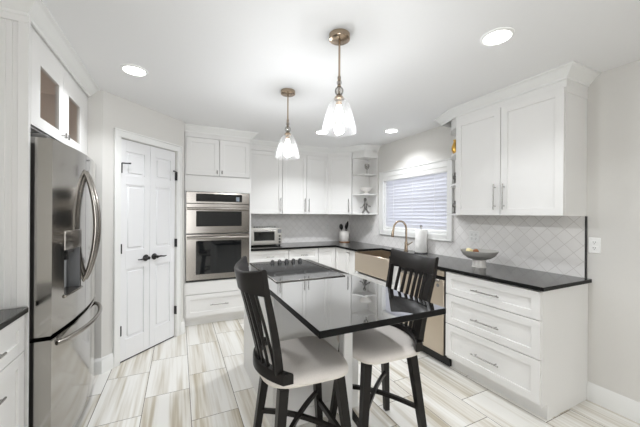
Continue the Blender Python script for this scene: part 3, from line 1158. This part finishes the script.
# left base cabinet and counter
t = thing('base_cabinet', 'white base cabinet with drawer and door at the left edge, before the fridge', 'cabinet', (-1.0, 1.70, 0))
b = nb()
box(b, XL + 0.001, -0.712, 1.45, 1.955, 0.10, 0.886)
box(b, XL + 0.001, -0.785, 1.45, 1.955, 0, 0.10)
obj('cabinet_body', b, M_WHITE, t)
MLB = frame((-0.711, 0, 0), (0, 1, 0), (1, 0, 0))
d = shaker(MLB, 1.452, 1.953, 0.700, 0.880, name='drawer', parent=t)
pull(MLB, 1.58, 0.79, 1.70, 0.79, 0.02, parent=d)
d = shaker(MLB, 1.452, 1.953, 0.12, 0.697, name='drawer', parent=t)
pull(MLB, 1.58, 0.60, 1.70, 0.60, 0.02, parent=d)
o = stone_top('countertop', bx(XL + 0.001, -0.677, 1.45, 1.956, 0.888, 0.915, 0.003))
tag(o, 'short black granite countertop at the left edge, before the fridge', 'countertop')

# ------------------------------------------------------------------ island
IX0, IX1, IY0, IY1 = 0.545, 1.17, 1.80, 2.745
t = thing('kitchen_island', 'white island base cabinet with panelled sides under the black island top', 'island', (0.857, 2.27, 0))
b = nb()
box(b, IX0, IX1, IY0, IY1, 0.0, 0.884)
obj('cabinet_body', b, M_WHITE, t)
b = nb()
for x0, x1 in ((IX0 - 0.006, IX0 + 0.05), (IX1 - 0.05, IX1 + 0.006)):
    box(b, x0, x1, IY0 - 0.008, IY0 + 0.03, 0.0, 0.88, 0.002)
box(b, IX0 + 0.05, IX1 - 0.05, IY0 - 0.008, IY0, 0.0, 0.10, 0.002)
box(b, IX0 + 0.05, IX1 - 0.05, IY0 - 0.008, IY0, 0.80, 0.88, 0.002)
obj('corner_trim', b, M_WHITE, t)
MI = frame((0, IY1, 0), (1, 0, 0), (0, 1, 0))
d = shaker(MI, IX0 + 0.01, (IX0 + IX1) / 2 - .001, 0.12, 0.87, parent=t)
d = shaker(MI, (IX0 + IX1) / 2 + .001, IX1 - 0.01, 0.12, 0.87, parent=t)

t = thing('island_top', 'glossy black island top that carries the cooktop and serves as eating table', 'countertop', (0.857, 1.95, 0.885))
TX0, TX1, TY0, TY1 = 0.512, 1.228, 1.066, 2.835
slab = obj('slab', bx(TX0, TX1, TY0, TY1, 0.884, 0.915, 0.003), [M_EDGE, M_TOP], t)
for p in slab.data.polygons:
    if p.normal.z > 0.95:
        p.material_index = 1
# white support column under the seating end
b = nb()
px, py = 0.857, 1.435
box(b, px - 0.042, px + 0.042, py - 0.042, py + 0.042, 0.845, 0.8835, 0.003)
box(b, px - 0.030, px + 0.030, py - 0.030, py + 0.030, 0.0, 0.846, 0.006)
box(b, px - 0.040, px + 0.040, py - 0.040, py + 0.040, 0.0, 0.09, 0.004)
tag(obj('support_post', b, M_WHITE), 'white square post holding up the seating end of the black island top', 'post')

# cooktop set into the far half of the island
KX0, KX1, KY0, KY1 = 0.606, 1.152, 1.945, 2.80
t = thing('cooktop', 'black glass cooktop with bright metal rim and five knobs on the island', 'cooktop', (0.88, 2.37, 0.915))
obj('glass_top', bx(KX0 + 0.004, KX1 - 0.004, KY0 + 0.004, KY1 - 0.004, 0.9152, 0.920, 0.001), M_GLASSB, t)
b = nb()
for q in ((KX0, KX1, KY0, KY0 + 0.006), (KX0, KX1, KY1 - 0.006, KY1), (KX0, KX0 + 0.006, KY0, KY1), (KX1 - 0.006, KX1, KY0, KY1)):
    box(b, q[0], q[1], q[2], q[3], 0.9152, 0.9225, 0.001)
obj('metal_rim', b, M_CHROME, t)
for i in range(5):
    b = nb()
    x, y = 0.800 + i * 0.070, 2.700
    lathe(b, [(0.024, 0), (0.024, 0.004), (0.019, 0.006), (0.017, 0.026), (0.014, 0.029), (0, 0.029)], (x, y, 0.920), 16)
    box(b, x - 0.003, x + 0.003, y - 0.016, y + 0.016, 0.947, 0.953, 0.001)
    obj('knob', b, M_STEEL_D, t)
for x, y, r in ((0.74, 2.15, 0.085), (1.01, 2.15, 0.105), (0.74, 2.46, 0.105), (1.01, 2.46, 0.085), (0.875, 2.30, 0.06)):
    b = nb()
    lathe(b, [(r, 0), (r, 0.0006), (r - 0.004, 0.0006), (r - 0.004, 0)], (x, y, 0.9199), 40, close=False)
    obj('burner_ring', b, M_GREY, t)

# ------------------------------------------------------------------ counter stools
def make_stool(label, loc, rz):
    t = thing('counter_stool', label, 'stool', loc, rz, 'espresso counter stools at the island top')
    # upholstered seat
    b = nb()
    def outline(k, n=40):
        pts = []
        for i in range(n):
            a = 2 * math.pi * i / n
            c, s = math.cos(a), math.sin(a)
            e = 0.42
            x = 0.195 * math.copysign(abs(c) ** e, c)
            wy = 0.218 + 0.012 * (x / 0.195)
            y = wy * math.copysign(abs(s) ** e, s)
            if x > 0:
                x += 0.022 * (1 - (y / 0.23) ** 2)
            if x < 0:
                x -= 0.045 * (1 - (y / 0.23) ** 2)
            pts.append((x * k, y * k))
        return pts
    rings = []
    for k, z in ((0.90, 0.583), (0.975, 0.585), (1.0, 0.592), (1.005, 0.603), (0.985, 0.614), (0.93, 0.627), (0.80, 0.636), (0.55, 0.641), (0.25, 0.643)):
        rings.append([b.verts.new((x, y, z)) for x, y in outline(k)])
    for A, B in zip(rings, rings[1:]):
        for i in range(len(A)):
            j = (i + 1) % len(A)
            b.faces.new((A[i], A[j], B[j], B[i]))
    b.faces.new(rings[0][::-1])
    b.faces.new(rings[-1])
    seat = obj('seat', b, M_FABRIC, t, 60, True)
    # welt along the lower seat edge
    b = nb()
    pts = [(x, y, 0.588) for x, y in outline(0.985)]
    tube(b, pts + [pts[0]], 0.005, 6, cap=False)
    obj('welt', b, M_PIPING, seat, 60, True)
    # under-seat frame
    b = nb()
    box(b, -0.150, 0.145, -0.150, 0.150, 0.556, 0.584, 0.004)
    obj('seat_frame', b, M_WOOD, t, 40, True)
    # curved back rail resting on the seat
    b = nb()
    def rail_x(tt):
        return -0.232 + 0.085 * tt * tt
    secs = []
    n = 16
    for i in range(n + 1):
        tt = -1 + 2 * i / n
        y = 0.222 * tt
        x = rail_x(tt)
        w = 0.024
        secs.append([(x - w, y, 0.612), (x + w, y, 0.612), (x + w, y, 0.654), (x + w - 0.006, y, 0.662), (x - w + 0.006, y, 0.662), (x - w, y, 0.654)])
    strip_solid(b, secs)
    obj('back_rail', b, M_WOOD, t, 40, True)
    # crest rail
    def crest_x(tt):
        return -0.342 + 0.078 * tt * tt
    b = nb()
    secs = []
    for i in range(n + 1):
        tt = -1 + 2 * i / n
        y = 0.228 * tt
        x = crest_x(tt)
        zt_ = 1.115 + 0.030 * tt * tt
        zl = 1.020 + 0.004 * tt * tt
        lean = 0.018
        secs.append([(x + lean - 0.012, y, zl), (x + lean + 0.012, y, zl), (x + 0.011, y, zt_ - 0.006), (x + 0.004, y, zt_), (x - 0.006, y, zt_), (x - 0.012, y, zt_ - 0.006)])
    strip_solid(b, secs)
    obj('crest_rail', b, M_WOOD, t, 40, True)
    # posts
    for s in (-1, 1):
        b = nb()
        secs = []
        for i in range(9):
            k = i / 8
            z = 0.648 + k * (1.040 - 0.648)
            x = -0.180 - 0.070 * k ** 1.35
            y = s * (0.178 + 0.034 * k)
            w, dth = 0.015 - 0.002 * k, 0.019 - 0.006 * k
            secs.append([(x - dth, y - w, z), (x + dth, y - w, z), (x + dth, y + w, z), (x - dth, y + w, z)])
        strip_solid(b, secs)
        obj('back_post', b, M_WOOD, t, 40, True)
    # slats
    for i in range(8):
        tt = (i - 3.5) / 3.5 * 0.70
        b = nb()
        secs = []
        for j in range(7):
            k = j / 6
            z = 0.655 + k * (1.030 - 0.655)
            x0 = rail_x(tt)
            x1 = crest_x(tt * 0.98) + 0.018
            x = x0 + (x1 - x0) * k ** 1.12
            y = 0.215 * tt * (1 - k) + 0.228 * tt * k
            secs.append([(x - 0.006, y - 0.010, z), (x + 0.006, y - 0.010, z), (x + 0.006, y + 0.010, z), (x - 0.006, y + 0.010, z)])
        strip_solid(b, secs)
        obj('slat', b, M_WOOD, t, 40, True)
    # splayed legs
    LT, LB = (0.150, 0.150), (0.212, 0.212)
    for sx in (-1, 1):
        for sy in (-1, 1):
            b = nb()
            bar(b, (sx * LB[0], sy * LB[1], 0.0), (sx * LT[0], sy * LT[1], 0.560), 0.034, 0.046, up=(1, 0, 0))
            # flat foot
            for v in b.verts:
                if v.co.z < 0.05:
                    v.co.z = 0.0
            obj('leg', b, M_WOOD, t, 40, True)
    def leg_at(sx, sy, z):
        k = z / 0.560
        return Vector((sx * (LB[0] + (LT[0] - LB[0]) * k), sy * (LB[1] + (LT[1] - LB[1]) * k), z))
    # arched cross stretchers
    for sx, sy, z in ((-1, -1, 0.285), (-1, 1, 0.262)):
        b = nb()
        A, B = leg_at(sx, sy, z), leg_at(-sx, -sy, z)
        secs = []
        dv = (B - A).normalized()
        sd = Vector((-dv.y, dv.x, 0))
        for i in range(13):
            k = i / 12
            p = A.lerp(B, k) + Vector((0, 0, 0.030 * math.sin(math.pi * k)))
            secs.append([p - sd * 0.010 - Vector((0, 0, 0.011)), p + sd * 0.010 - Vector((0, 0, 0.011)), p + sd * 0.010 + Vector((0, 0, 0.011)), p - sd * 0.010 + Vector((0, 0, 0.011))])
        strip_solid(b, secs)
        obj('cross_stretcher', b, M_WOOD, t, 40, True)
    # straight foot bars
    for (a, c, z) in (((1, -1), (1, 1), 0.225),):
        b = nb()
        bar(b, leg_at(a[0], a[1], z), leg_at(c[0], c[1], z), (0.020, 0.030))
        obj('foot_bar', b, M_WOOD, t, 40, True)
    return t


make_stool('dark espresso counter stool with grey seat, left of the island top, back towards the ovens', (0.602, 1.478, 0), math.radians(-1))
make_stool('dark espresso counter stool with grey seat, right of the island top, before the dishwasher', (1.108, 1.490, 0), math.radians(174))

# ------------------------------------------------------------------ ceiling lights
def can_light(x, y, label, k=1.0):
    t = thing('recessed_light', label, 'ceiling light', (x, y, CZ - 0.012), group='recessed ceiling lights')
    b = nb()
    lathe(b, [(0.071, 0.0116), (0.071, 0.004), (0.078, 0.0), (0.087, 0.006), (0.088, 0.0116)], (x, y, CZ - 0.012), 36, close=False)
    obj('trim_ring', b, M_TRIM, t)
    b = nb()
    lathe(b, [(0, 0.004), (0.072, 0.004), (0.072, 0.009), (0, 0.009)], (x, y, CZ - 0.012), 36, close=False)
    obj('lens', b, M_LENS, t)
    d = bpy.data.lights.new('can_lamp', 'AREA')
    d.shape = 'DISK'
    d.size = 0.15
    d.energy = CAN_W * k
    d.spread = math.radians(125)
    d.color = (0.94, 0.97, 1.0)
    o = bpy.data.objects.new('can_lamp', d)
    COL.objects.link(o)
    o.parent = t
    o.location = (0, 0, -0.004)
    return t


can_light(1.69, 1.116, 'recessed ceiling light nearest the right upper cabinet', 0.85)
can_light(-0.305, 2.556, 'recessed ceiling light before the fridge and pantry', 1.2)
can_light(2.403, 2.944, 'recessed ceiling light above the sink', 0.95)
can_light(1.652, 3.401, 'recessed ceiling light behind the near pendant, before the back cabinets', 2.2)
for x, y in ((0.55, -0.25), (1.75, -1.1), (0.3, -1.8)):  # unseen ceiling lights, added to brighten the kitchen from behind the viewer
    can_light(x, y, 'recessed ceiling light in the room behind the viewer', 0.6)


def pendant(x, y, label):
    t = thing('pendant_light', label, 'pendant light', (x, y, 1.87), group='glass pendants over the island')
    b = nb()
    lathe(b, [(0, 2.416), (0.056, 2.416), (0.062, 2.420), (0.062, CZ - 0.0005), (0, CZ - 0.0005)], (x, y, 0), 32)
    obj('canopy', b, M_BRASS, t)
    b = nb()
    tube(b, [(x, y, 2.418), (x, y, 2.205)], 0.0062, 12)
    obj('rod', b, M_BRASS, t)
    for z, r in ((2.193, 0.011), (2.165, 0.015), (2.116, 0.026)):
        b = nb()
        prof = [(r * math.sin(math.pi * i / 10), -r * math.cos(math.pi * i / 10)) for i in range(11)]
        lathe(b, prof, (x, y, z), 20, close=False)
        obj('crystal_ball', b, M_CRYSTAL, t)
    b = nb()
    lathe(b, [(0.0065, 2.204), (0.009, 2.204), (0.009, 2.180), (0.006, 2.178), (0.006, 2.150), (0.012, 2.146), (0.012, 2.141), (0.006, 2.140), (0.006, 2.092), (0.016, 2.090), (0.026, 2.078), (0.030, 2.066), (0.018, 2.060), (0.018, 2.030), (0, 2.030)], (x, y, 0), 20)
    obj('socket_cap', b, M_BRASS, t)
    b = nb()
    out = [(0.026, 2.068), (0.040, 2.064), (0.054, 2.050), (0.066, 2.024), (0.078, 1.985), (0.090, 1.940), (0.099, 1.900), (0.1035, 1.872)]
    inn = [(r - 0.003, z - 0.001) for r, z in reversed(out)]
    lathe(b, out + inn, (x, y, 0), 64, close=False)
    obj('glass_shade', b, M_SHADE, t, 60)
    b = nb()
    lathe(b, [(0.012, 2.034), (0.014, 2.02), (0.026, 1.985), (0.029, 1.968), (0.025, 1.948), (0.014, 1.938), (0, 1.935)], (x, y, 0), 18, close=False)
    obj('bulb', b, M_BULB, t, 60)
    d = bpy.data.lights.new('pendant_lamp', 'POINT')
    d.energy = PENDANT_W
    d.shadow_soft_size = 0.03
    d.color = (0.945, 0.97, 1.0)
    o = bpy.data.objects.new('pendant_lamp', d)
    COL.objects.link(o)
    o.parent = t
    o.location = (0, 0, 0.035)
    return t


pendant(0.847, 1.515, 'near glass pendant light, hanging lower right over the seating end of the island')
pendant(0.838, 2.400, 'far glass pendant light, hanging over the cooktop end of the island')

# ------------------------------------------------------------------ window blind
t = thing('window_blind', 'closed white slatted blind in the kitchen window', 'blind', (2.815, 3.0, 1.17))
obj('valance', bx(2.775, 2.825, 2.414, 3.582, 1.888, 1.947, 0.004), M_WHITE, t)
b = nb()
zs = 1.888
pitch = 0.0455
i = 0
z = zs - 0.018
while z > 1.215:
    MS = Matrix.Translation((2.825, 0, z)) @ Matrix.Rotation(math.radians(68), 4, 'Y')
    box(b, -0.0265, 0.0265, 2.428, 3.568, -0.0014, 0.0014, 0, MS)
    z -= pitch
obj('slats', b, M_BLIND, t, 0)
obj('bottom_rail', bx(2.812, 2.838, 2.428, 3.568, 1.178, 1.200, 0.004), M_WHITE, t)
b = nb()
for y in (2.62, 3.0, 3.38):
    box(b, 2.8015, 2.8025, y - 0.002, y + 0.002, 1.19, 1.888)
obj('ladder_cords', b, M_TRIM, t, 0)

# ------------------------------------------------------------------ things on the counters
t = thing('faucet', 'brushed nickel gooseneck faucet behind the sink', 'faucet', (2.672, 2.965, 0.915))
b = nb()
lathe(b, [(0, 0), (0.030, 0), (0.030, 0.006), (0.022, 0.010), (0.020, 0.11), (0.016, 0.12), (0, 0.12)], (2.672, 2.965, 0.915), 20)
obj('body', b, M_BRASS, t)
b = nb()
pts = [(2.672, 2.965, 1.03), (2.672, 2.965, 1.20)]
for i in range(1, 13):
    a = math.pi * i / 12
    pts.append((2.672 - 0.105 + 0.105 * math.cos(a), 2.965, 1.20 + 0.105 * math.sin(a)))
pts.append((2.460, 2.965, 1.175))
tube(b, pts, 0.0125, 14)
obj('spout', b, M_BRASS, t, 60)
b = nb()
tube(b, [(2.4605, 2.965, 1.195), (2.452, 2.965, 1.165), (2.446, 2.965, 1.115), (2.444, 2.965, 1.105)], [0.014, 0.016, 0.019, 0.016], 14)
obj('spray_head', b, M_BRASS, t)
b = nb()
tube(b, [(2.672, 2.965, 1.0), (2.672, 2.925, 1.004)], 0.011, 10)
tube(b, [(2.672, 2.925, 1.003), (2.672, 2.87, 1.03), (2.672, 2.85, 1.042)], [0.008, 0.006, 0.005], 10)
obj('lever', b, M_BRASS, t)

t = thing('paper_towel_holder', 'paper towel roll on a holder, right of the faucet', 'paper towel', (2.702, 2.735, 0.915))
b = nb()
lathe(b, [(0, 0), (0.080, 0), (0.080, 0.008), (0.075, 0.012), (0, 0.012)], (2.702, 2.735, 0.915), 28)
obj('base', b, M_STEEL_D, t)
b = nb()
lathe(b, [(0.0075, 0.012), (0.0075, 0.315), (0.014, 0.320), (0.017, 0.332), (0.012, 0.345), (0, 0.348)], (2.702, 2.735, 0.915), 14)
obj('rod', b, M_CHROME, t)
b = nb()
lathe(b, [(0.020, 0.0125), (0.068, 0.0125), (0.070, 0.018), (0.070, 0.287), (0.067, 0.292), (0.020, 0.292), (0.020, 0.0125)], (2.702, 2.735, 0.915), 32, close=False)
obj('paper_roll', b, M_PAPER, t, 40)

t = thing('pedestal_bowl', 'shallow grey pedestal bowl holding fruit on the right counter', 'bowl', (2.472, 1.788, 0.915))
b = nb()
lathe(b, [(0, 0), (0.060, 0), (0.062, 0.004), (0.056, 0.01), (0.055, 0.070), (0.05, 0.078), (0, 0.078)], (2.472, 1.788, 0.915), 32)
obj('pedestal', b, M_CERAMIC, t)
b = nb()
prof = [(0, 0.070), (0.055, 0.070), (0.095, 0.083), (0.130, 0.108), (0.152, 0.142), (0.156, 0.152), (0.150, 0.152), (0.126, 0.117), (0.09, 0.094), (0.05, 0.082), (0, 0.080)]
lathe(b, prof, (2.472, 1.788, 0.915), 40, close=False)
obj('bowl', b, M_STONEW, t, 50)


def fruit(name, c, r, mat, label, cat, stretch=1.0, rz=0.0, group=None):
    b = nb()
    M = Matrix.Translation(c) @ Matrix.Rotation(rz, 4, 'Z') @ Matrix.Rotation(math.pi / 2, 4, 'Y') @ Matrix.Diagonal((1, 1, stretch, 1))
    prof = [(r * math.sin(math.pi * i / 12) * (1 - 0.05 * math.cos(math.pi * i / 6)), -r * math.cos(math.pi * i / 12)) for i in range(13)]
    prof[0] = (0, prof[0][1])
    prof[-1] = (0, prof[-1][1])
    lathe(b, prof, (0, 0, 0), 18, close=False, M=M)
    o = obj(name, b, mat, None, 60)
    tag(o, label, cat, group)
    return o


fruit('lemon', (2.395, 1.835, 1.062), 0.024, M_LEMON, 'pale yellow fruit at the left rim of the pedestal bowl', 'fruit', 1.25, 0.5)
fruit('lemon', (2.44, 1.845, 1.047), 0.026, M_LEMON, 'pale yellow fruit behind the russet one in the pedestal bowl', 'fruit', 1.2, 1.4)
fruit('pear', (2.425, 1.785, 1.060), 0.022, M_ORANGE, 'small russet brown fruit in the pedestal bowl', 'fruit', 1.15, 2.1)

t = thing('utensil_crock', 'white utensil crock on a wooden base in the far counter corner', 'crock', (2.56, 4.36, 0.915))
b = nb()
lathe(b, [(0, 0.012), (0.082, 0.012), (0.086, 0.016), (0.088, 0.19), (0.084, 0.195), (0.080, 0.19), (0.076, 0.03), (0, 0.028)], (2.56, 4.36, 0.915), 32, close=False)
obj('jar', b, M_CERAMIC, t, 50)
b = nb()
lathe(b, [(0, 0), (0.090, 0), (0.090, 0.012), (0, 0.012)], (2.56, 4.36, 0.915), 32)
obj('wooden_base', b, M_BASEW, t)


def utensil(name, foot, top, head, label):
    t = thing(name, label, 'utensil', foot, group=None)
    b = nb()
    tube(b, [foot, top], 0.007, 8)
    obj('stem', b, M_BLACK, t)
    b = nb()
    d = (Vector(top) - Vector(foot)).normalized()
    M = Matrix.Translation(Vector(top) + d * head[1] * 0.7) @ d.to_track_quat('Z', 'Y').to_matrix().to_4x4() @ Matrix.Diagonal((head[0], head[2], head[1], 1))
    prof = [(math.sin(math.pi * i / 10), -math.cos(math.pi * i / 10)) for i in range(11)]
    prof[0] = (0, -1)
    prof[-1] = (0, 1)
    lathe(b, prof, (0, 0, 0), 16, close=False, M=M)
    obj('head', b, M_BLACK, t, 60)


utensil('ladle', (2.53, 4.37, 0.950), (2.505, 4.37, 1.14), (0.042, 0.050, 0.03), 'black ladle, lowest utensil, leaning left in the white crock')
utensil('cooking_spoon', (2.58, 4.35, 0.950), (2.598, 4.335, 1.17), (0.044, 0.062, 0.018), 'tall black cooking spoon in the middle of the white crock')
utensil('spatula', (2.565, 4.385, 0.950), (2.612, 4.395, 1.15), (0.038, 0.056, 0.012), 'black spatula leaning right in the white crock')

# toaster oven
t = thing('toaster_oven', 'stainless toaster oven on the back counter beside the oven tower', 'toaster oven', (1.14, 4.36, 0.915))
tx0, tx1, ty0, ty1 = 0.925, 1.395, 4.205, 4.52
b = nb()
box(b, tx0, tx1, ty0 + 0.012, ty1, 0.932, 1.185, 0.008)
obj('oven_body', b, M_BRIGHT, t)
for x in (tx0 + 0.03, tx1 - 0.03):
    for y in (ty0 + 0.05, ty1 - 0.04):
        b = nb()
        lathe(b, [(0.013, 0), (0.015, 0.018)], (x, y, 0.915), 12)
        obj('foot', b, M_BLACK, t)
b = nb()
for q in ((tx0 + .012, tx0 + .045, 0.955, 1.165), (1.275, 1.305, 0.955, 1.165), (tx0 + .045, 1.275, 0.955, 0.995), (tx0 + .045, 1.275, 1.125, 1.165)):
    box(b, q[0], q[1], ty0, ty0 + 0.014, q[2], q[3], 0.002)
d = obj('door', b, M_BRIGHT, t)
obj('window', bx(tx0 + .044, 1.276, ty0 + 0.004, ty0 + 0.014, 0.994, 1.126), M_GLASSB, d)
b = nb()
tube(b, [(tx0 + 0.03, ty0 - 0.028, 1.145), (1.287, ty0 - 0.028, 1.145)], 0.007, 10)
for x in (tx0 + 0.05, 1.267):
    tube(b, [(x, ty0 + 0.003, 1.145), (x, ty0 - 0.028, 1.145)], 0.005, 8)
obj('handle', b, M_CHROME, d)
cp = obj('control_panel', bx(1.312, tx1 - 0.006, ty0 + 0.002, ty0 + 0.014, 0.945, 1.172, 0.002), M_BRIGHT, t)
obj('display', bx(1.322, tx1 - 0.016, ty0, ty0 + 0.004, 1.105, 1.160), M_GREY, cp)
for z in (1.06, 1.015, 0.972):
    b = nb()
    R = Matrix.Translation((1.350, ty0 + 0.002, z)) @ Matrix.Rotation(math.pi / 2, 4, 'X')
    lathe(b, [(0, 0), (0.015, 0), (0.014, 0.018), (0, 0.018)], (0, 0, 0), 16, M=R)
    obj('knob', b, M_STEEL_D, cp)
b = nb()
for i in range(9):
    box(b, tx0 + 0.05 + i * 0.038, tx0 + 0.075 + i * 0.038, ty0 + 0.05, ty0 + 0.058, 1.184, 1.199)
box(b, tx0 + 0.04, tx1 - 0.04, ty0 + 0.045, ty0 + 0.063, 1.182, 1.188)
obj('top_rack', b, M_STEEL_D, t)

# ------------------------------------------------------------------ wall outlets
def outlet(M, label, gangs=1):
    """M: (along, outward, up) frame centred on the plate"""
    t = thing('wall_outlet', label, 'outlet', tuple(M.translation), group='white wall outlets')
    w = 0.036 + 0.023 * (gangs - 1)
    b = nb()
    box(b, -w, w, 0, 0.006, -0.058, 0.058, 0.0025, M)
    obj('cover_plate', b, M_PLATE, t)
    for g in range(gangs):
        cx_ = (g - (gangs - 1) / 2) * 0.046
        for zc in (-0.021, 0.021):
            b = nb()
            box(b, cx_ - 0.016, cx_ + 0.016, 0.005, 0.0075, zc - 0.015, zc + 0.015, 0.001, M)
            s = obj('socket', b, M_PLATE, t)
            b = nb()
            for xx in (-0.0065, 0.0065):
                box(b, cx_ + xx - 0.0014, cx_ + xx + 0.0014, 0.0070, 0.0079, zc - 0.001, zc + 0.009, 0, M)
            box(b, cx_ - 0.0024, cx_ + 0.0024, 0.0070, 0.0079, zc - 0.010, zc - 0.005, 0, M)
            obj('slot', b, M_SLOT, s)
    return t


outlet(frame((2.34, 4.57, 1.165), (1, 0, 0), (0, -1, 0)), 'white outlet on the back tile wall, left of the utensil crock')
outlet(frame((2.79, 3.884, 1.165), (0, 1, 0), (-1, 0, 0)), 'white outlet on the tile left of the window, below the corner shelf')
outlet(frame((2.79, 2.075, 1.165), (0, 1, 0), (-1, 0, 0)), 'double white outlet plate on the tile above the pedestal bowl', 2)
outlet(frame((2.80, 1.088, 1.168), (0, 1, 0), (-1, 0, 0)), 'white outlet on the bare painted wall past the tile edge')

# ------------------------------------------------------------------ shelf ornaments
b = nb()
c = (2.66, 3.86, 1.708)
lathe(b, [(0, 0), (0.05, 0), (0.055, 0.006), (0.02, 0.02), (0.02, 0.03), (0.07, 0.06), (0.095, 0.10), (0.088, 0.10), (0.06, 0.066), (0, 0.045)], c, 24, close=False)
o = obj('compote_dish', b, M_CERAMIC)
tag(o, 'white footed dish on the middle corner shelf left of the window', 'dish')
t = thing('sculpture', 'small dark silver figure sculpture on the bottom corner shelf', 'sculpture', (2.64, 3.86, UB + 0.018))
z = UB + 0.018
b = nb()
for pts, rs in (([(2.60, 3.88, z), (2.635, 3.87, z + 0.06), (2.645, 3.86, z + 0.12)], [0.014, 0.014, 0.018]),
                ([(2.69, 3.83, z), (2.66, 3.845, z + 0.05), (2.645, 3.86, z + 0.12)], [0.014, 0.014, 0.018]),
                ([(2.645, 3.86, z + 0.11), (2.64, 3.86, z + 0.19)], [0.020, 0.016]),
                ([(2.575, 3.90, z + 0.085), (2.61, 3.88, z + 0.11), (2.64, 3.86, z + 0.17)], [0.008, 0.010, 0.012]),
                ([(2.715, 3.82, z + 0.11), (2.68, 3.835, z + 0.12), (2.64, 3.86, z + 0.165)], [0.008, 0.010, 0.012])):
    tube(b, pts, rs, 10)
obj('figure', b, M_SILVER, t, 60)
b = nb()
prof = [(0.024 * math.sin(math.pi * i / 10), -0.03 * math.cos(math.pi * i / 10)) for i in range(11)]
lathe(b, prof, (2.64, 3.86, z + 0.215), 14, close=False)
obj('head', b, M_SILVER, t, 60)
b = nb()
lathe(b, [(0, 0), (0.04, 0), (0.042, 0.004), (0.008, 0.012), (0.007, 0.08), (0.03, 0.10), (0.04, 0.135), (0.034, 0.165), (0.031, 0.165), (0.036, 0.135), (0.026, 0.104), (0, 0.098)], (2.67, 3.86, 2.018), 22, close=False)
o = obj('glass_goblet', b, M_CRYSTAL)
tag(o, 'clear glass goblet on the top corner shelf left of the window', 'glass')
b = nb()
lathe(b, [(0, 0), (0.03, 0), (0.034, 0.01), (0.02, 0.03), (0.036, 0.07), (0.038, 0.10), (0.024, 0.14), (0.016, 0.16), (0.022, 0.18), (0, 0.18)], (2.68, 2.225, 2.018), 20, close=False)
o = obj('ornament_vase', b, M_GOLD, None, 60)
tag(o, 'small gold ornament on the top shelf right of the window', 'ornament')
for zz, lab in ((1.708, 'small dark silver ornament on the middle shelf right of the window'), (UB + 0.018, 'small dark silver ornament on the bottom shelf right of the window')):
    b = nb()
    lathe(b, [(0, 0), (0.03, 0), (0.032, 0.008), (0.008, 0.02), (0.008, 0.06), (0.024, 0.075), (0.025, 0.095), (0.012, 0.115), (0.014, 0.13), (0, 0.14)], (2.68, 2.225, zz), 18, close=False)
    o = obj('ornament', b, M_SILVER, None, 60)
    tag(o, lab, 'ornament')
